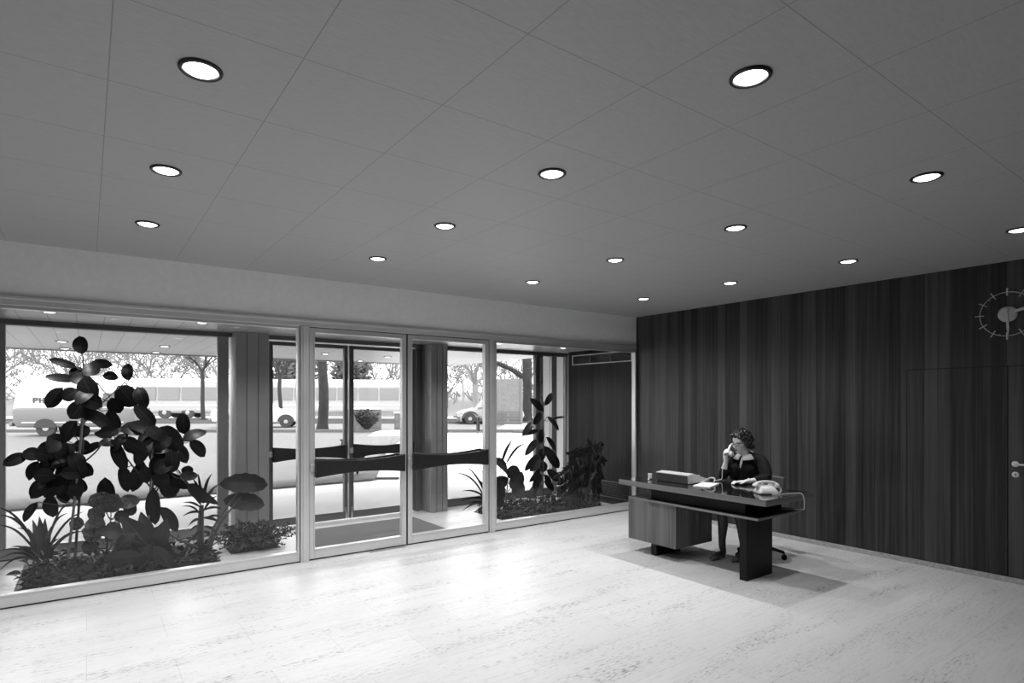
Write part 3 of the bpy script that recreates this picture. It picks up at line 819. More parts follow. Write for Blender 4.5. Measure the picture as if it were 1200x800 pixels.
glass_door('door_3', 1.90, 2.955, OUTER, M['darkalu'], 'left outer glass door with black push bar', stile=.055, z1=2.40, bars=(-1,), lock=1, foot=1)
glass_door('door_4', 2.975, 3.98, OUTER, M['darkalu'], 'right outer glass door with black push bar', stile=.06, z1=2.40, bars=(-1,), lock=1, foot=-1)
jm = MB()
for k in range(3): jm.box((3.99+.04*k,OUTER-.06+.018*k,0),(3.99+.04*(k+1)-.008,OUTER+.05,2.42))
jm.box((1.862,OUTER-.05,0),(1.895,OUTER+.05,2.42))
struct(jm.build('trim_11', M['darkalu'], bevel=.003), 'stepped jamb beside the outer doors')
def pier(name, x0, x1, y0, y1, m, label):
    mb = MB().box((x0+.012,y0+.012,0),(x1-.012,y1,SOFFIT))
    n = 3; w = (x1-x0)/n
    for k in range(n): mb.box((x0+w*k+.006,y0,0),(x0+w*(k+1)-.006,y0+.02,SOFFIT))
    for k in range(2):
        d = (y1-y0)/2
        for xx in ((x0,x0+.02),(x1-.02,x1)): mb.box((xx[0],y0+d*k+.008,0),(xx[1],y0+d*(k+1)-.006,SOFFIT))
    o = mb.build(name, m, bevel=.004); o['kind'] = 'structure'; o['label'] = label
pier('column_1', 1.465, 1.86, 7.52, 7.90, M['midalu'], 'grey metal clad pier left of the outer doors')
pier('column_2', 4.105, 4.39, 7.45, 7.80, M['midalu'], 'grey metal clad pier right of the outer doors')

# ---- grilles on the vestibule side wall
def grille(label, y0, y1, z0, z1, fm, divs, slats):
    t = thing('air_grille', label, 'grille', (WOOD-.02,(y0+y1)/2,z0))
    x = WOOD-.001
    MB().box((x-.004,y0,z0),(x,y1,z1)).build('backing', M['baffle'], t)
    w = .014
    MB().box((x-.024,y0,z0),(x-.004,y1,z0+w)).box((x-.024,y0,z1-w),(x-.004,y1,z1)).box((x-.024,y0,z0+w),(x-.004,y0+w,z1-w)).box((x-.024,y1-w,z0+w),(x-.004,y1,z1-w)).build('frame', fm, t, bevel=.002)
    for i in range(slats):
        z = z0+w+(i+.5)*(z1-z0-2*w)/slats
        MB().obox((x-.012,(y0+y1)/2,z),(.008,0,.004),(0,(y1-y0)/2-w,0),(-.0006,0,.0012)).build('slat', M['bronze'], t)
    for i in range(divs):
        y = y0+(i+1)*(y1-y0)/(divs+1)
        MB().box((x-.021,y-.004,z0+w),(x-.004,y+.004,z1-w)).build('divider', M['darkalu'], t)
grille('wide air grille in a white frame high on the dark vestibule wall', 6.03, 7.36, 2.24, 2.405, M['porcelain'], 2, 6)
grille('dark low air grille near the floor behind the split-leaf plant', 6.06, 7.36, 0.10, 0.36, M['darkalu'], 0, 8)

# ---- clock
ck = thing('wall_clock', 'round skeleton clock with twelve bar marks on the dark wood wall', 'clock', (WOOD,1.622,2.418))
cx = WOOD-.03; cy, cz = 1.622, 2.418
rg = MB(); rg.tube([(cx,cy+.197*math.cos(2*PI*k/64),cz+.197*math.sin(2*PI*k/64)) for k in range(65)], .0028, 8, caps=False)
rg.build('ring', M['clockmetal'], ck)
for k in range(12):
    a = 2*PI*k/12; d = Vector((0,math.cos(a),math.sin(a))); p = Vector((cx-.004,cy,cz))
    MB().bar(p+d*.165, p+d*.232, .013, .006).build('hour_mark', M['clockmetal'], ck, bevel=.001)
hub = MB(); hub.lathe([(.001,0),(.070,0),(.072,-.006),(.060,-.018),(.001,-.020)], (cx+.02,cy,cz), 36, 'x'); hub.build('hub', M['clockmetal'], ck)
MB().lathe([(.012,.0),(.012,-.05)], (WOOD,cy,cz), 12, 'x').build('spindle', M['clockmetal'], ck)
for k in (1, 5, 9):
    pn = MB()
    a = 2*PI*k/12+.3; d = Vector((0,math.cos(a),math.sin(a))); pn.bar(Vector((WOOD,cy,cz))+d*.19, Vector((cx,cy,cz))+d*.19, .004, .004)
    pn.build('standoff', M['clockmetal'], ck)
def hand(name, ang, L, w, x, tail):
    d = Vector((0,math.cos(ang),math.sin(ang))); sd = Vector((0,-math.sin(ang),math.cos(ang))); p = Vector((x,cy,cz))
    v = [p-d*tail-sd*w*.35, p-d*tail+sd*w*.35, p+d*L*.75+sd*w*.6, p+d*L, p+d*L*.75-sd*w*.6]
    mb = MB(); n = len(v)
    mb.add(v+[q+Vector((-.004,0,0)) for q in v], [tuple(range(n))[::-1], tuple(range(n,2*n))]+[(i,(i+1)%n,n+(i+1)%n,n+i) for i in range(n)])
    mb.build(name, M['clockmetal'], ck)
hand('minute_hand', -PI/2-.05, .185, .016, cx-.008, .05)
hand('hour_hand', PI-.28, .17, .022, cx-.014, .04)

# ================================================================== LAMPS
def downlight(label, loc, m, watts, cat='light', grp=None, cone=132, rad=.06):
    t = thing('downlight', label, cat, loc, grp)
    x, y, z = loc
    r0 = .078
    MB().lathe([(r0,z),(r0,z-.006),(r0-.004,z-.010),(r0-.014,z-.010),(r0-.018,z-.004),(r0-.018,z)], (x,y,0), 40, caps=False).build('trim_ring', M['baffle'], t)
    MB().lathe([(.0005,z-.017),(.02,z-.0162),(.04,z-.0135),(.052,z-.0095),(r0-.018,z-.004)], (x,y,0), 40, caps=False).build('lens', m, t)
    if watts:
        l = bpy.data.lights.new('downlight_lamp', 'SPOT'); l.energy = watts; l.spot_size = math.radians(cone); l.spot_blend = 1.0; l.shadow_soft_size = .025
        o = bpy.data.objects.new('lamp', l); C.objects.link(o); o.location = (x,y,z-.05); attach(o, t)
    return t
ORD = ['first','second','third','fourth','fifth','sixth','seventh']
LX, LY, DX, DY = .3557, 2.4506, 1.7551, 1.1760
ROOM_W = 100.0
DIM = {}
proto = None
for j in range(2, -2, -1):
    for i in range(3, -2, -1):
        p = (LX+DX*i, LY+DY*j, CEIL)
        row = 'row nearest the glazing' if j == 2 else '%s row from the glazing' % ORD[2-j]
        col = 'nearest the wood wall' if i == 3 else '%s from the wood wall' % ORD[3-i]
        lab = 'black-rimmed ceiling downlight, %s, %s' % (row, col)
        if proto is None:
            proto = downlight(lab, p, M['lens'], ROOM_W, grp='downlights in the hall ceiling')
        else:
            t_ = dup(proto, p, lab)
            for c_ in t_.children:      # rows towards the back of the hall are dimmed
                if c_.type == 'LIGHT' and j < 2:
                    if j not in DIM:
                        DIM[j] = c_.data.copy(); DIM[j].energy = ROOM_W*(1.0, .78, .35, .12)[2-j]
                    c_.data = DIM[j]
pv = None
for k, x in enumerate((-.28, 1.0, 2.27, 3.58, 4.87, 6.10)):
    lab = 'small downlight in the vestibule soffit, %s from the left' % ORD[k]
    p = (x, 6.80, SOFFIT)
    if pv is None: pv = downlight(lab, p, M["lens"], 55.0, grp='downlights in the vestibule soffit')
    else: dup(pv, p, lab)
pc = None
for jj, y in enumerate((10.13, 11.48)):
    for k, x in enumerate((-.28, .975, 2.22, 3.46, 4.65, 5.8, 6.95)):
        lab = 'porch soffit downlight outdoors, %s row, %s from the left' % (('nearer','farther')[jj], ORD[k])
        p = (x, y, SOFFIT)
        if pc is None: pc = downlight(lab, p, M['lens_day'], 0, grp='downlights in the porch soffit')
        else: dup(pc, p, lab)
# ================================================================== DESK
TOP = .775
dk = thing('reception_desk', 'long dark-topped wooden desk with floating pedestal where the woman sits', 'desk', (5.2,3.6,0))
x0, x1, y0, y1 = 4.80, 5.60, 2.755, 4.45
MB().box((x0,y0,TOP-.056),(x1,y1,TOP-.002)).build('desktop', M['edgewood'], dk, bevel=.002)
MB().box((x0+.006,y0+.006,TOP-.003),(x1-.006,y1-.006,TOP)).build('laminate_top', M['blacktop'], dk)
MB().box((x0+.03,y0+.09,.575),(x1-.02,4.10,.597)).build('lower_shelf', M['edgewood'], dk, bevel=.002)
MB().box((x0+.036,y0+.096,.597),(x1-.03,4.09,.600)).build('shelf_lining', M['black'], dk)
MB().box((x0+.12,3.02,.600),(x1-.06,4.10,TOP-.056)).build('drawer_box', M['black'], dk, bevel=.002)
for k in range(3):
    a = 3.03+k*.36
    d = MB().box((x1-.06,a,.606),(x1-.042,a+.35,TOP-.062)).build('drawer', M['black'], dk, bevel=.002)
    MB().box((x1-.042,a+.14,.648),(x1-.03,a+.21,.66)).build('pull', M['chrome'], d, bevel=.002)
MB().box((4.89,2.99,0),(5.32,3.06,.575)).build('leg', M['black'], dk, bevel=.002)
MB().box((4.92,4.03,0),(5.32,4.10,.14)).build('leg', M['black'], dk, bevel=.002)
MB().box((x0+.05,3.73,.14),(5.45,4.355,.575)).build('pedestal', M['deskwood'], dk, bevel=.002)
MB().box((x0+.05,4.10,.575),(5.45,4.355,.595)).build('pedestal_top', M['edgewood'], dk, bevel=.002)
MB().box((5.45,3.74,.15),(5.466,4.345,.57)).build('pedestal_door', M['deskwood'], dk, bevel=.002)

# ---- things on the desk
def tele_cord(pts, n, r, a, rad):
    """coiled cord along a path"""
    P = spline(pts, 10); out = []
    m = len(P)
    for i in range(n):
        q = i/(n-1)*(m-1); k = min(int(q), m-2); f = q-k
        p = P[k].lerp(P[k+1], f); d = (P[k+1]-P[k]).normalized(); u = d.orthogonal().normalized(); w = d.cross(u)
        t = i*a; out.append(p+(u*math.cos(t)+w*math.sin(t))*r)
    return out
ph = thing('telephone', 'white desk telephone at the right end of the desk', 'telephone', (5.19,2.965,TOP))
pc_ = Vector((5.165,2.965,TOP)); ux = Vector((math.cos(YAW)*1, -math.sin(YAW), 0)); uy = Vector((math.sin(YAW), math.cos(YAW), 0)); uz = Vector((0,0,1))
def PH(a, b, c): return pc_+(ux*a+uy*b+uz*c)*.88
# body: stepped loft of rounded rectangles
def rrect(cx, cy, hx, hy, r, z, f, n=5):
    out = []
    for sx, sy, a0 in ((1,1,0),(-1,1,PI/2),(-1,-1,PI),(1,-1,3*PI/2)):
        for k in range(n):
            a = a0+PI/2*k/(n-1); out.append(f(cx+sx*(hx-r)+r*math.cos(a), cy+sy*(hy-r)+r*math.sin(a), z))
    return out
def loft(mb, rings, smooth=True):
    n = len(rings[0]); v = [p for r in rings for p in r]
    f = [tuple(range(n))[::-1], tuple(range((len(rings)-1)*n, len(rings)*n))]
    for i in range(len(rings)-1):
        for k in range(n): f.append((i*n+k, i*n+(k+1)%n, (i+1)*n+(k+1)%n, (i+1)*n+k))
    return mb.add(v, f, smooth)
b = MB()
loft(b, [rrect(0,0,hx,hy,r,z,lambda p,q,c: PH(p,q,c)) for hx,hy,r,z in ((.098,.088,.03,.004),(.102,.092,.03,.012),(.100,.090,.03,.026),(.090,.080,.03,.045),(.078,.062,.028,.066),(.066,.042,.02,.082),(.060,.034,.018,.086))])
b.build('housing', M['white'], ph)
fb = MB(); loft(fb, [rrect(0,0,.094,.084,.03,z,lambda p,q,c: PH(p,q,c)) for z in (0,.005)]); fb.build('base_plate', M['black'], ph)
for sx in (-1, 1):
    cr = MB(); loft(cr, [rrect(sx*.047,0,hx,hy,.008,z,lambda p,q,c: PH(p,q,c)) for hx,hy,z in ((.014,.034,.080),(.012,.032,.098),(.009,.030,.106))])
    cr.build('cradle', M['white'], ph)
dl = MB(); rot = Matrix.Rotation(0,3,'X')
q = [PH(math.cos(2*PI*k/28)*.040, .064+math.sin(2*PI*k/28)*.028, .058-math.sin(2*PI*k/28)*.020) for k in range(28)]
q2 = [p+uz*.008+uy*.004 for p in q]
dl.add(q+q2, [tuple(range(28,56))]+[(i,(i+1)%28,28+(i+1)%28,28+i) for i in range(28)], False)
dl.build('dial', M['consolelight'], ph)
hs = MB()
grip = [(-.100,0,.094),(-.085,0,.108),(-.045,0,.119),(0,0,.123),(.045,0,.119),(.085,0,.108),(.100,0,.094)]
hs.limb([PH(*g) for g in grip], [.018,.018,.015,.014,.015,.018,.018], 14, 4)
for sx in (-1, 1):
    hs.tube([PH(sx*.098,0,.105),PH(sx*.104,0,.088),PH(sx*.110,0,.072),PH(sx*.113,0,.066)], [.022,.030,.033,.028], 18)
remesh('handset', hs, M['white'], .004, ph, 2)
cd = MB(); cd.tube(tele_cord([PH(.125,-.01,.07),PH(.15,-.0,.055),PH(.155,-.01,.03),PH(.13,-.03,.012),PH(.10,-.03,.015)], 150, .007, .9, .003), .0028, 6)
cd.build('coiled_cord', M['white'], ph)
lc = MB()
lc.tube(spline([PH(.02,-.095,.006),PH(.06,-.105,.005),PH(.12,-.095,.005),PH(.17,-.06,.005),(5.36,2.79,TOP+.006),(5.40,2.752,TOP+.002),(5.42,2.742,TOP-.06),(5.42,2.742,TOP-.12),(5.44,2.752,.64),(5.50,2.80,.615),(5.47,2.90,.606),(5.40,2.96,.606)], 6), .0042, 8)
lc.build('line_cord', M['white'], ph)

cs = thing('switchboard_console', 'low wedge-shaped switchboard console with dark front and pale top on the desk', 'console', (5.2,3.94,TOP))
def wedge(mb, ya, yb, prof): return mb.prism(prof, 'y', ya, yb)
prof = [(5.045,TOP+.003),(5.035,TOP+.088),(5.135,TOP+.100),(5.40,TOP+.022),(5.40,TOP+.003)]
wedge(MB(), 3.735, 4.125, prof).build('housing', M['consoledark'], cs, bevel=.003)
wedge(MB(), 3.728, 4.132, [(5.033,TOP+.088),(5.032,TOP+.094),(5.135,TOP+.106),(5.135,TOP+.100)]).build('top_panel', M['consolelight'], cs, bevel=.001)
wedge(MB(), 3.728, 4.132, [(5.135,TOP+.100),(5.135,TOP+.106),(5.405,TOP+.028),(5.405,TOP+.022)]).build('key_panel', M['consolelight'], cs, bevel=.001)
wedge(MB(), 3.7275, 3.7349, [(5.05,TOP+.006),(5.04,TOP+.088),(5.135,TOP+.100),(5.40,TOP+.022),(5.40,TOP+.006)]).build('end_panel', M['consolelight'], cs)
for k in range(9):
    y = 3.765+k*.040
    for r_ in range(2):
        x = 5.20+r_*.06; z = TOP+.106-(x-5.135)*.289
        MB().box((x-.012,y-.012,z-.004),(x+.012,y+.012,z+.010)).build('key', M['porcelain'] if (k+r_) % 3 else M['black'], cs, bevel=.002)

cn = thing('canister', 'small white cylinder standing at the left end of the desk', 'canister', (5.05,4.225,TOP))
b = MB(); b.lathe([(.018,TOP),(.0215,TOP+.002),(.0215,TOP+.062),(.020,TOP+.066),(.001,TOP+.067)], (5.05,4.225,0), 24); b.build('body', M['white'], cn)
b = MB(); b.lathe([(.0235,TOP+.0),(.0235,TOP+.010),(.0218,TOP+.012)], (5.05,4.225,0), 24); b.build('base_ring', M['chrome'], cn)

pp = thing('notepad', 'white writing pad lying beside the console on the desk', 'notepad', (5.17,3.60,TOP))
MB().obox((5.165,3.60,TOP+.005),(.155,.05,0),(-.03,.075,0),(0,0,.0045)).build('sheets', M['paper'], pp)
MB().obox((5.165,3.60,TOP+.0008),(.157,.052,0),(-.031,.077,0),(0,0,.0006)).build('backing_card', M['consolelight'], pp)

# ---- the handset she holds and its cord (lies across the pad)
hh = thing('telephone_handset', 'white telephone handset held to the woman\'s ear with its cord', 'handset', (5.66,3.66,1.08))
g0 = Vector((5.662,3.622,1.068)); g1 = Vector((5.775,3.660,1.172)); off = Vector((-.012,.046,-.008))
hm = MB(); mid = (g0+g1)/2
hm.limb([g0+off*.6, g0.lerp(g1,.2)+off, mid+off*1.15, g0.lerp(g1,.8)+off, g1+off*.6], [.016,.014,.013,.014,.016], 12, 4)
for g, e in ((g0, Vector((.25,-.85,.20))), (g1, Vector((.1,-1,-.05)))):
    e.normalize(); hm.tube([g+off*.75, g+off*.3, g-e*.002+off*.02, g+e*.008], [.022,.029,.030,.024], 18)
remesh('grip', hm, M['white'], .004, hh, 2)
cc = MB(); cc.tube(spline([g0+off*.8, (5.622,3.68,1.02),(5.580,3.685,.93),(5.568,3.685,.85),(5.556,3.685,.80),(5.50,3.71,TOP+.012),(5.44,3.70,TOP+.012)], 6), .0035, 8)
cc.build('cord', M['white'], hh)
cw = thing('console_cord', 'pale looped cord arching over the notepad', 'cord', (5.3,3.65,TOP))
b = MB(); b.tube(tele_cord([(5.42,3.68,TOP+.01),(5.36,3.64,TOP+.02),(5.31,3.60,TOP+.055),(5.25,3.60,TOP+.072),(5.19,3.63,TOP+.05),(5.17,3.66,TOP+.022),(5.19,3.69,TOP+.015)], 240, .0052, .9, .003), .0024, 6)
b.build('coil', M['white'], cw)

# ================================================================== CHAIR
ch = thing('office_chair', 'swivel office chair with grey backrest behind the desk', 'chair', (5.86,3.50,0))
cx, cy = 5.76, 3.38
for k in range(5):
    a = math.radians(-62+72*k); d = Vector((math.cos(a),math.sin(a),0))
    lg = MB(); lg.tube([Vector((cx,cy,.115)), Vector((cx,cy,.105))+d*.12, Vector((cx,cy,.075))+d*.235], [.022,.018,.014], 10)
    lo = lg.build('leg', M['black'], ch)
    w = Vector((cx,cy,.028))+d*.235; sd = d.cross(Vector((0,0,1)))
    cw_ = MB()
    for sgn in (-1, 1): cw_.tube([w+sd*sgn*.006, w+sd*sgn*.020], .027, 18)
    cw_.tube([w+Vector((0,0,.0)), w+Vector((0,0,.05))], .008, 8)
    cw_.build('caster', M['black'], lo)
MB().lathe([(.03,.09),(.034,.13),(.022,.14),(.022,.26),(.016,.265),(.016,.40),(.06,.405),(.06,.42)], (cx,cy,0), 20).build('column', M['chrome'], ch)
b = MB(); loft(b, [rrect(5.85,3.48,hx,hy,.07,z,lambda p,q,c: Vector((p,q,c))) for hx,hy,z in ((.20,.20,.415),(.225,.225,.425),(.235,.235,.445),(.225,.225,.468),(.19,.19,.476))])
b.build('seat', M['seatcloth'], ch)
bk = []
for z, th in ((.60,.012),(.61,.022),(.66,.026),(.76,.026),(.805,.022),(.815,.010)):
    ring = []
    for k in range(13):
        q = -1+2*k/12; ring.append(Vector((6.165-.06*q*q-(.02 if False else 0)+th, 3.51+q*.215, z)))
    for k in range(12, -1, -1):
        q = -1+2*k/12; ring.append(Vector((6.165-.06*q*q-th, 3.51+q*.215, z)))
    bk.append(ring)
b = MB(); loft(b, bk); b.build('backrest', M['seatcloth'], ch)
b = MB(); b.tube(spline([(5.85,3.44,.41),(6.08,3.50,.405),(6.185,3.51,.46),(6.19,3.51,.66)], 5), [(.025,.008)]*16, 10); b.build('back_bracket', M['chrome'], ch)

# ================================================================== THE WOMAN
wm = thing('person', 'woman in black jacket with white collar telephoning at the desk', 'person', (5.85,3.56,.48))
HC = Vector((5.735,3.568,1.188)); F_ = Vector((-1,.17,-.20)).normalized(); L_ = Vector((-.17,-1,0)); L_ = (L_-F_*L_.dot(F_)).normalized(); U_ = L_.cross(F_)*-1
if U_.z < 0: U_ = -U_
def HD(f, l, u): return HC+F_*f+L_*l+U_*u
HM = Matrix((F_, L_, U_)).transposed()
bd = MB()
def hel(f, l, u, a, b_, c): bd.ell(HD(f,l,u), (a,b_,c), 20, 14, HM)
hel(-.012,0,.035,.092,.074,.080)        # skull
hel(.025,0,-.010,.062,.062,.075)        # face
hel(.040,0,-.055,.042,.044,.045)        # jaw
hel(.072,0,-.088,.018,.020,.016)        # chin
hel(.056,0,.042,.026,.054,.042)         # forehead
hel(.074,0,.012,.014,.045,.010)         # brow
for sgn in (-1, 1):
    hel(.060,sgn*.034,-.022,.024,.020,.022)   # cheeks
    hel(-.002,sgn*.073,-.010,.018,.008,.028)  # ears
bd.limb([HD(.080,0,.010),HD(.094,0,-.012),HD(.104,0,-.030),HD(.092,0,-.038)], [.008,.009,.011,.008], 10, 3)   # nose
for sgn in (-1, 1): hel(.090,sgn*.009,-.035,.008,.007,.006)
hel(.082,0,-.058,.014,.024,.012)        # mouth mound
bd.limb([HD(-.015,0,-.055),(5.775,3.56,1.085),(5.815,3.56,1.02)], [.050,.048,.058], 16, 5)   # neck
# torso (under the jacket) down to the hips so that the figure is one body
bd.limb([(5.815,3.56,1.02),(5.85,3.56,.92),(5.885,3.56,.76),(5.90,3.56,.62),(5.90,3.56,.55)], [.075,.100,.092,.105,.105], 18, 5)
bd.limb([(5.82,3.56,1.005),(5.83,3.45,1.005),(5.832,3.385,.985)], [.06,.048,.040], 14, 4)
bd.limb([(5.82,3.56,1.005),(5.83,3.67,1.005),(5.832,3.735,.985)], [.06,.048,.040], 14, 4)
# her left arm: forearm lying on the desk
LS, LE, LW = Vector((5.832,3.375,.985)), Vector((5.730,3.292,.825)), Vector((5.545,3.395,.806))
bd.limb([LS, LS.lerp(LE,.5), LE], [.042,.038,.034], 14, 5)
bd.limb([LE, LE.lerp(LW,.4), LW], [.033,.032,.023], 14, 5)
# her right arm: elbow on the desk, forearm up to the handset
RS, RE, RW = Vector((5.832,3.735,.985)), Vector((5.632,3.724,.822)), Vector((5.643,3.688,.985))
bd.limb([RS, RS.lerp(RE,.5), RE], [.042,.038,.034], 14, 5)
bd.limb([RE, RE.lerp(RW,.4), RW], [.033,.033,.022], 14, 5)
# left hand resting, palm down, fingers curled
hl = (Vector((5.43,3.465,.795))-LW).normalized(); hs_ = Vector((0,0,1)).cross(hl).normalized()   # hs_ points to her right
P0 = LW+hl*.045+Vector((0,0,.002))
pal = Matrix((hl, hs_, Vector((0,0,1)))).transposed()
bd.ell(P0, (.050,.038,.016), 16, 10, pal); bd.ell(P0+hl*.02, (.035,.040,.015), 16, 10, pal)
for k, (o_, ln) in enumerate(((-.030,.056),(-.010,.066),(.010,.070),(.030,.062))):
    a = P0+hl*.042+hs_*o_*.92; z = Vector((0,0,1))
    bd.limb([a-hl*.02, a+hl*ln*.45+z*.004, a+hl*ln*.78-z*.006, a+hl*ln*.95-z*.014], [.0095,.0088,.0080,.0070], 10, 3)
bd.limb([P0-hl*.02+hs_*.028, P0+hl*.015+hs_*.054-Vector((0,0,.004)), P0+hl*.045+hs_*.058-Vector((0,0,.008))], [.012,.0100,.0080], 10, 4)
# right hand round the grip of the handset
gd = (g1-g0).normalized(); gc = g0.lerp(g1,.16)+off*1.05
out = Vector((-.45,.75,-.35)); out = (out-gd*out.dot(gd)).normalized(); sw = gd.cross(out)
pc2 = gc+out*.030-gd*.008
pm = Matrix((gd, out, sw)).transposed()
bd.limb([RW, RW.lerp(pc2,.5)+out*.004, pc2], [.022,.024,.026], 12, 4)
bd.ell(pc2, (.040,.016,.036), 16, 10, pm)
for k, o_ in enumerate((-.034,-.016,.002,.020)):
    a = gc+gd*o_
    rr = [.0088,.0090,.0088,.0078][k]
    bd.limb([a+out*.028+sw*.020, a+out*.012+sw*.031, a-out*.012+sw*.027, a-out*.022+sw*.010], [rr,rr,rr*.92,rr*.8], 10, 4)
bd.limb([pc2+gd*.020-sw*.020, gc+gd*.036+out*.012-sw*.030, gc+gd*.050-out*.006-sw*.022], [.011,.0095,.0078], 10, 4)
# legs
for hy, kn, an, toe in ((3.63, Vector((5.43,3.605,.490)), Vector((5.435,3.595,.105)), Vector((5.265,3.585,.022))),
                        (3.48, Vector((5.46,3.435,.490)), Vector((5.555,3.420,.105)), Vector((5.395,3.420,.022)))):
    bd.limb([(5.90,hy,.545),(5.68,(hy+kn.y)/2,.530),kn], [.082,.072,.052], 16, 5)
    sh = kn.lerp(an,.35)+Vector((.022,0,0))
    bd.limb([kn, sh, kn.lerp(an,.75), an], [.050,.049,.033,.030], 16, 5)
    bd.limb([an, an+Vector((.012,0,-.055)), an.lerp(toe,.5)+Vector((0,0,-.022)), toe], [.029,.026,.026,.017], 14, 4)
remesh('body', bd, M['skin'], .0042, wm, 4)
# stockings
for kn, an, toe in ((Vector((5.43,3.605,.490)), Vector((5.435,3.595,.105)), Vector((5.265,3.585,.022))), (Vector((5.46,3.435,.490)), Vector((5.555,3.420,.105)), Vector((5.395,3.420,.022)))):
    s_ = MB(); sh = kn.lerp(an,.35)+Vector((.022,0,0)); e = .004
    s_.limb([kn+Vector((.03,0,.01)), kn, sh, kn.lerp(an,.75), an], [.052,.050+e,.049+e,.033+e,.030+e], 16, 6)
    s_.limb([an, an+Vector((.012,0,-.055)), an.lerp(toe,.5)+Vector((0,0,-.022)), toe], [.029+e,.026+e,.026+e,.017+e], 14, 5)
    remesh('stocking', s_, M['stocking'], .006, wm, 2)
    # court shoe: sole, upper and small heel
    d = Vector((toe.x-an.x, toe.y-an.y, 0)).normalized(); w_ = Vector((-d.y, d.x, 0)); h0 = Vector((an.x,an.y,0))-d*.035
    sh_ = MB(); rings = []
    for q, hw, zb, zt in ((0,.016,.040,.090),(.02,.026,.036,.088),(.07,.030,.030,.062),(.12,.033,.014,.048),(.17,.038,.004,.050),(.21,.036,.002,.046),(.24,.024,.002,.032),(.255,.008,.004,.016)):
        c_ = h0+d*q; ring = []
        for k in range(14):
            a = 2*PI*k/14; ring.append(c_+w_*hw*math.cos(a)+Vector((0,0,(zb+zt)/2+(zt-zb)/2*math.sin(a))))
        rings.append(ring)
    loft(sh_, rings)
    so = sh_.build('shoe', M['shoe'], wm)
    hb = MB(); hb.tube([h0+d*.018+Vector((0,0,.045)), h0+d*.012+Vector((0,0,.0))], [.020,.012], 12); hb.build('heel', M['shoe'], so)
    bw = MB()
    for sgn in (-1, 1): bw.ell(h0+d*.20+w_*sgn*.014+Vector((0,0,.050)), (.010,.014,.006), 10, 6)
    bw.build('bow', M['shoe'], so)
# jacket with loose three-quarter sleeves
jk = MB()
jk.limb([(5.822,3.56,1.012),(5.85,3.56,.93),(5.885,3.56,.78),(5.905,3.56,.62),(5.905,3.56,.54)], [.088,.128,.138,.140,.135], 24, 6)
jk.ell((5.79,3.665,.86), (.085,.075,.10), 16, 10); jk.ell((5.80,3.50,.90), (.075,.062,.065), 16, 10); jk.ell((5.80,3.62,.90), (.075,.062,.065), 16, 10)
jk.limb([(5.82,3.56,1.022),(5.83,3.46,1.020),(5.832,3.385,.995)], [.066,.060,.056], 16, 4)
jk.limb([(5.82,3.56,1.022),(5.83,3.66,1.020),(5.832,3.735,.995)], [.066,.060,.056], 16, 4)
LQ = LE.lerp(LW,.40)+Vector((0,0,.006)); RQ = RE.lerp(RW,.30)
jk.limb([LS+Vector((0,.01,.005)), LS.lerp(LE,.5)+Vector((.008,-.006,0)), LE+Vector((.004,0,.004)), LQ], [.060,.062,.047,.045], 18, 6)
jk.limb([RS+Vector((0,-.01,.005)), RS.lerp(RE,.5), RE+Vector((.004,0,.004)), RQ], [.060,.062,.047,.046], 18, 6)
for a_, b_ in ((LS, LE), (RS, RE)):      # folds of the sleeve
    for k in range(4):
        c_ = a_.lerp(b_, .30+.17*k); jk.tube([c_+Vector((math.cos(t)*.056, math.sin(t)*.056, .018*math.sin(t+k))) for t in [2*PI*i/16 for i in range(17)]], .007, 6)
remesh('jacket', jk, M['cloth'], .006, wm, 2)
sk = MB()
sk.limb([(5.905,3.56,.60),(5.90,3.56,.545),(5.72,3.555,.525),(5.60,3.55,.52)], [.130,.135,.105,.092], 20, 5)
for hy, ky in ((3.63,3.60),(3.49,3.45)): sk.limb([(5.88,hy,.545),(5.68,hy,.528),(5.50,ky,.500)], [.095,.085,.066], 18, 5)
remesh('skirt', sk, M['cloth'], .007, wm, 3)
# collar, tie ends
def collar(sgn):
    v = []; f = []; n = 14
    for i in range(n+1):
        q = i/n; a = math.radians(10+165*q)          # from the front round to the back of the neck
        cxy = Vector((5.800,3.56,0)); d = Vector((-math.cos(a), -sgn*math.sin(a), 0))
        zi = 1.050+.045*q; wid = .055*(.35+.9*math.sin(PI*min(1,q*.75+.22)))
        pin = cxy+d*(.050)+Vector((.010*q,0,zi)); pout = cxy+d*(.052+wid)+Vector((.010*q,0,zi-.018-.55*wid*(1-.45*q)))
        for k in range(5):
            t_ = k/4; p = pin.lerp(pout, t_); p = p+Vector((0,0,.016*math.sin(PI*t_))); v.append(p)
    for i in range(n):
        for k in range(4): f.append((i*5+k,i*5+k+1,i*5+k+6,i*5+k+5))
    return MB().add(v, f, True)
for sgn in (-1, 1): collar(sgn).build('collar', M['collar'], wm, solid=.005)
tb = MB(); tb.tube([(5.735,3.555,1.030),(5.722,3.557,.99),(5.716,3.562,.955),(5.720,3.570,.92)], [(.010,.005),(.014,.005),(.012,.005),(.005,.003)], 10)
tb.build('neck_tie', M['collar'], wm)
# bracelet
br = MB(); wd = (LW-LE).normalized(); u = wd.orthogonal().normalized(); w2 = wd.cross(u); c_ = LE.lerp(LW,.86)
br.tube([c_+(u*math.cos(t)+w2*math.sin(t))*.0285 for t in [2*PI*i/24 for i in range(25)]], .0035, 8, caps=False); br.build('bracelet', M['collar'], wm)
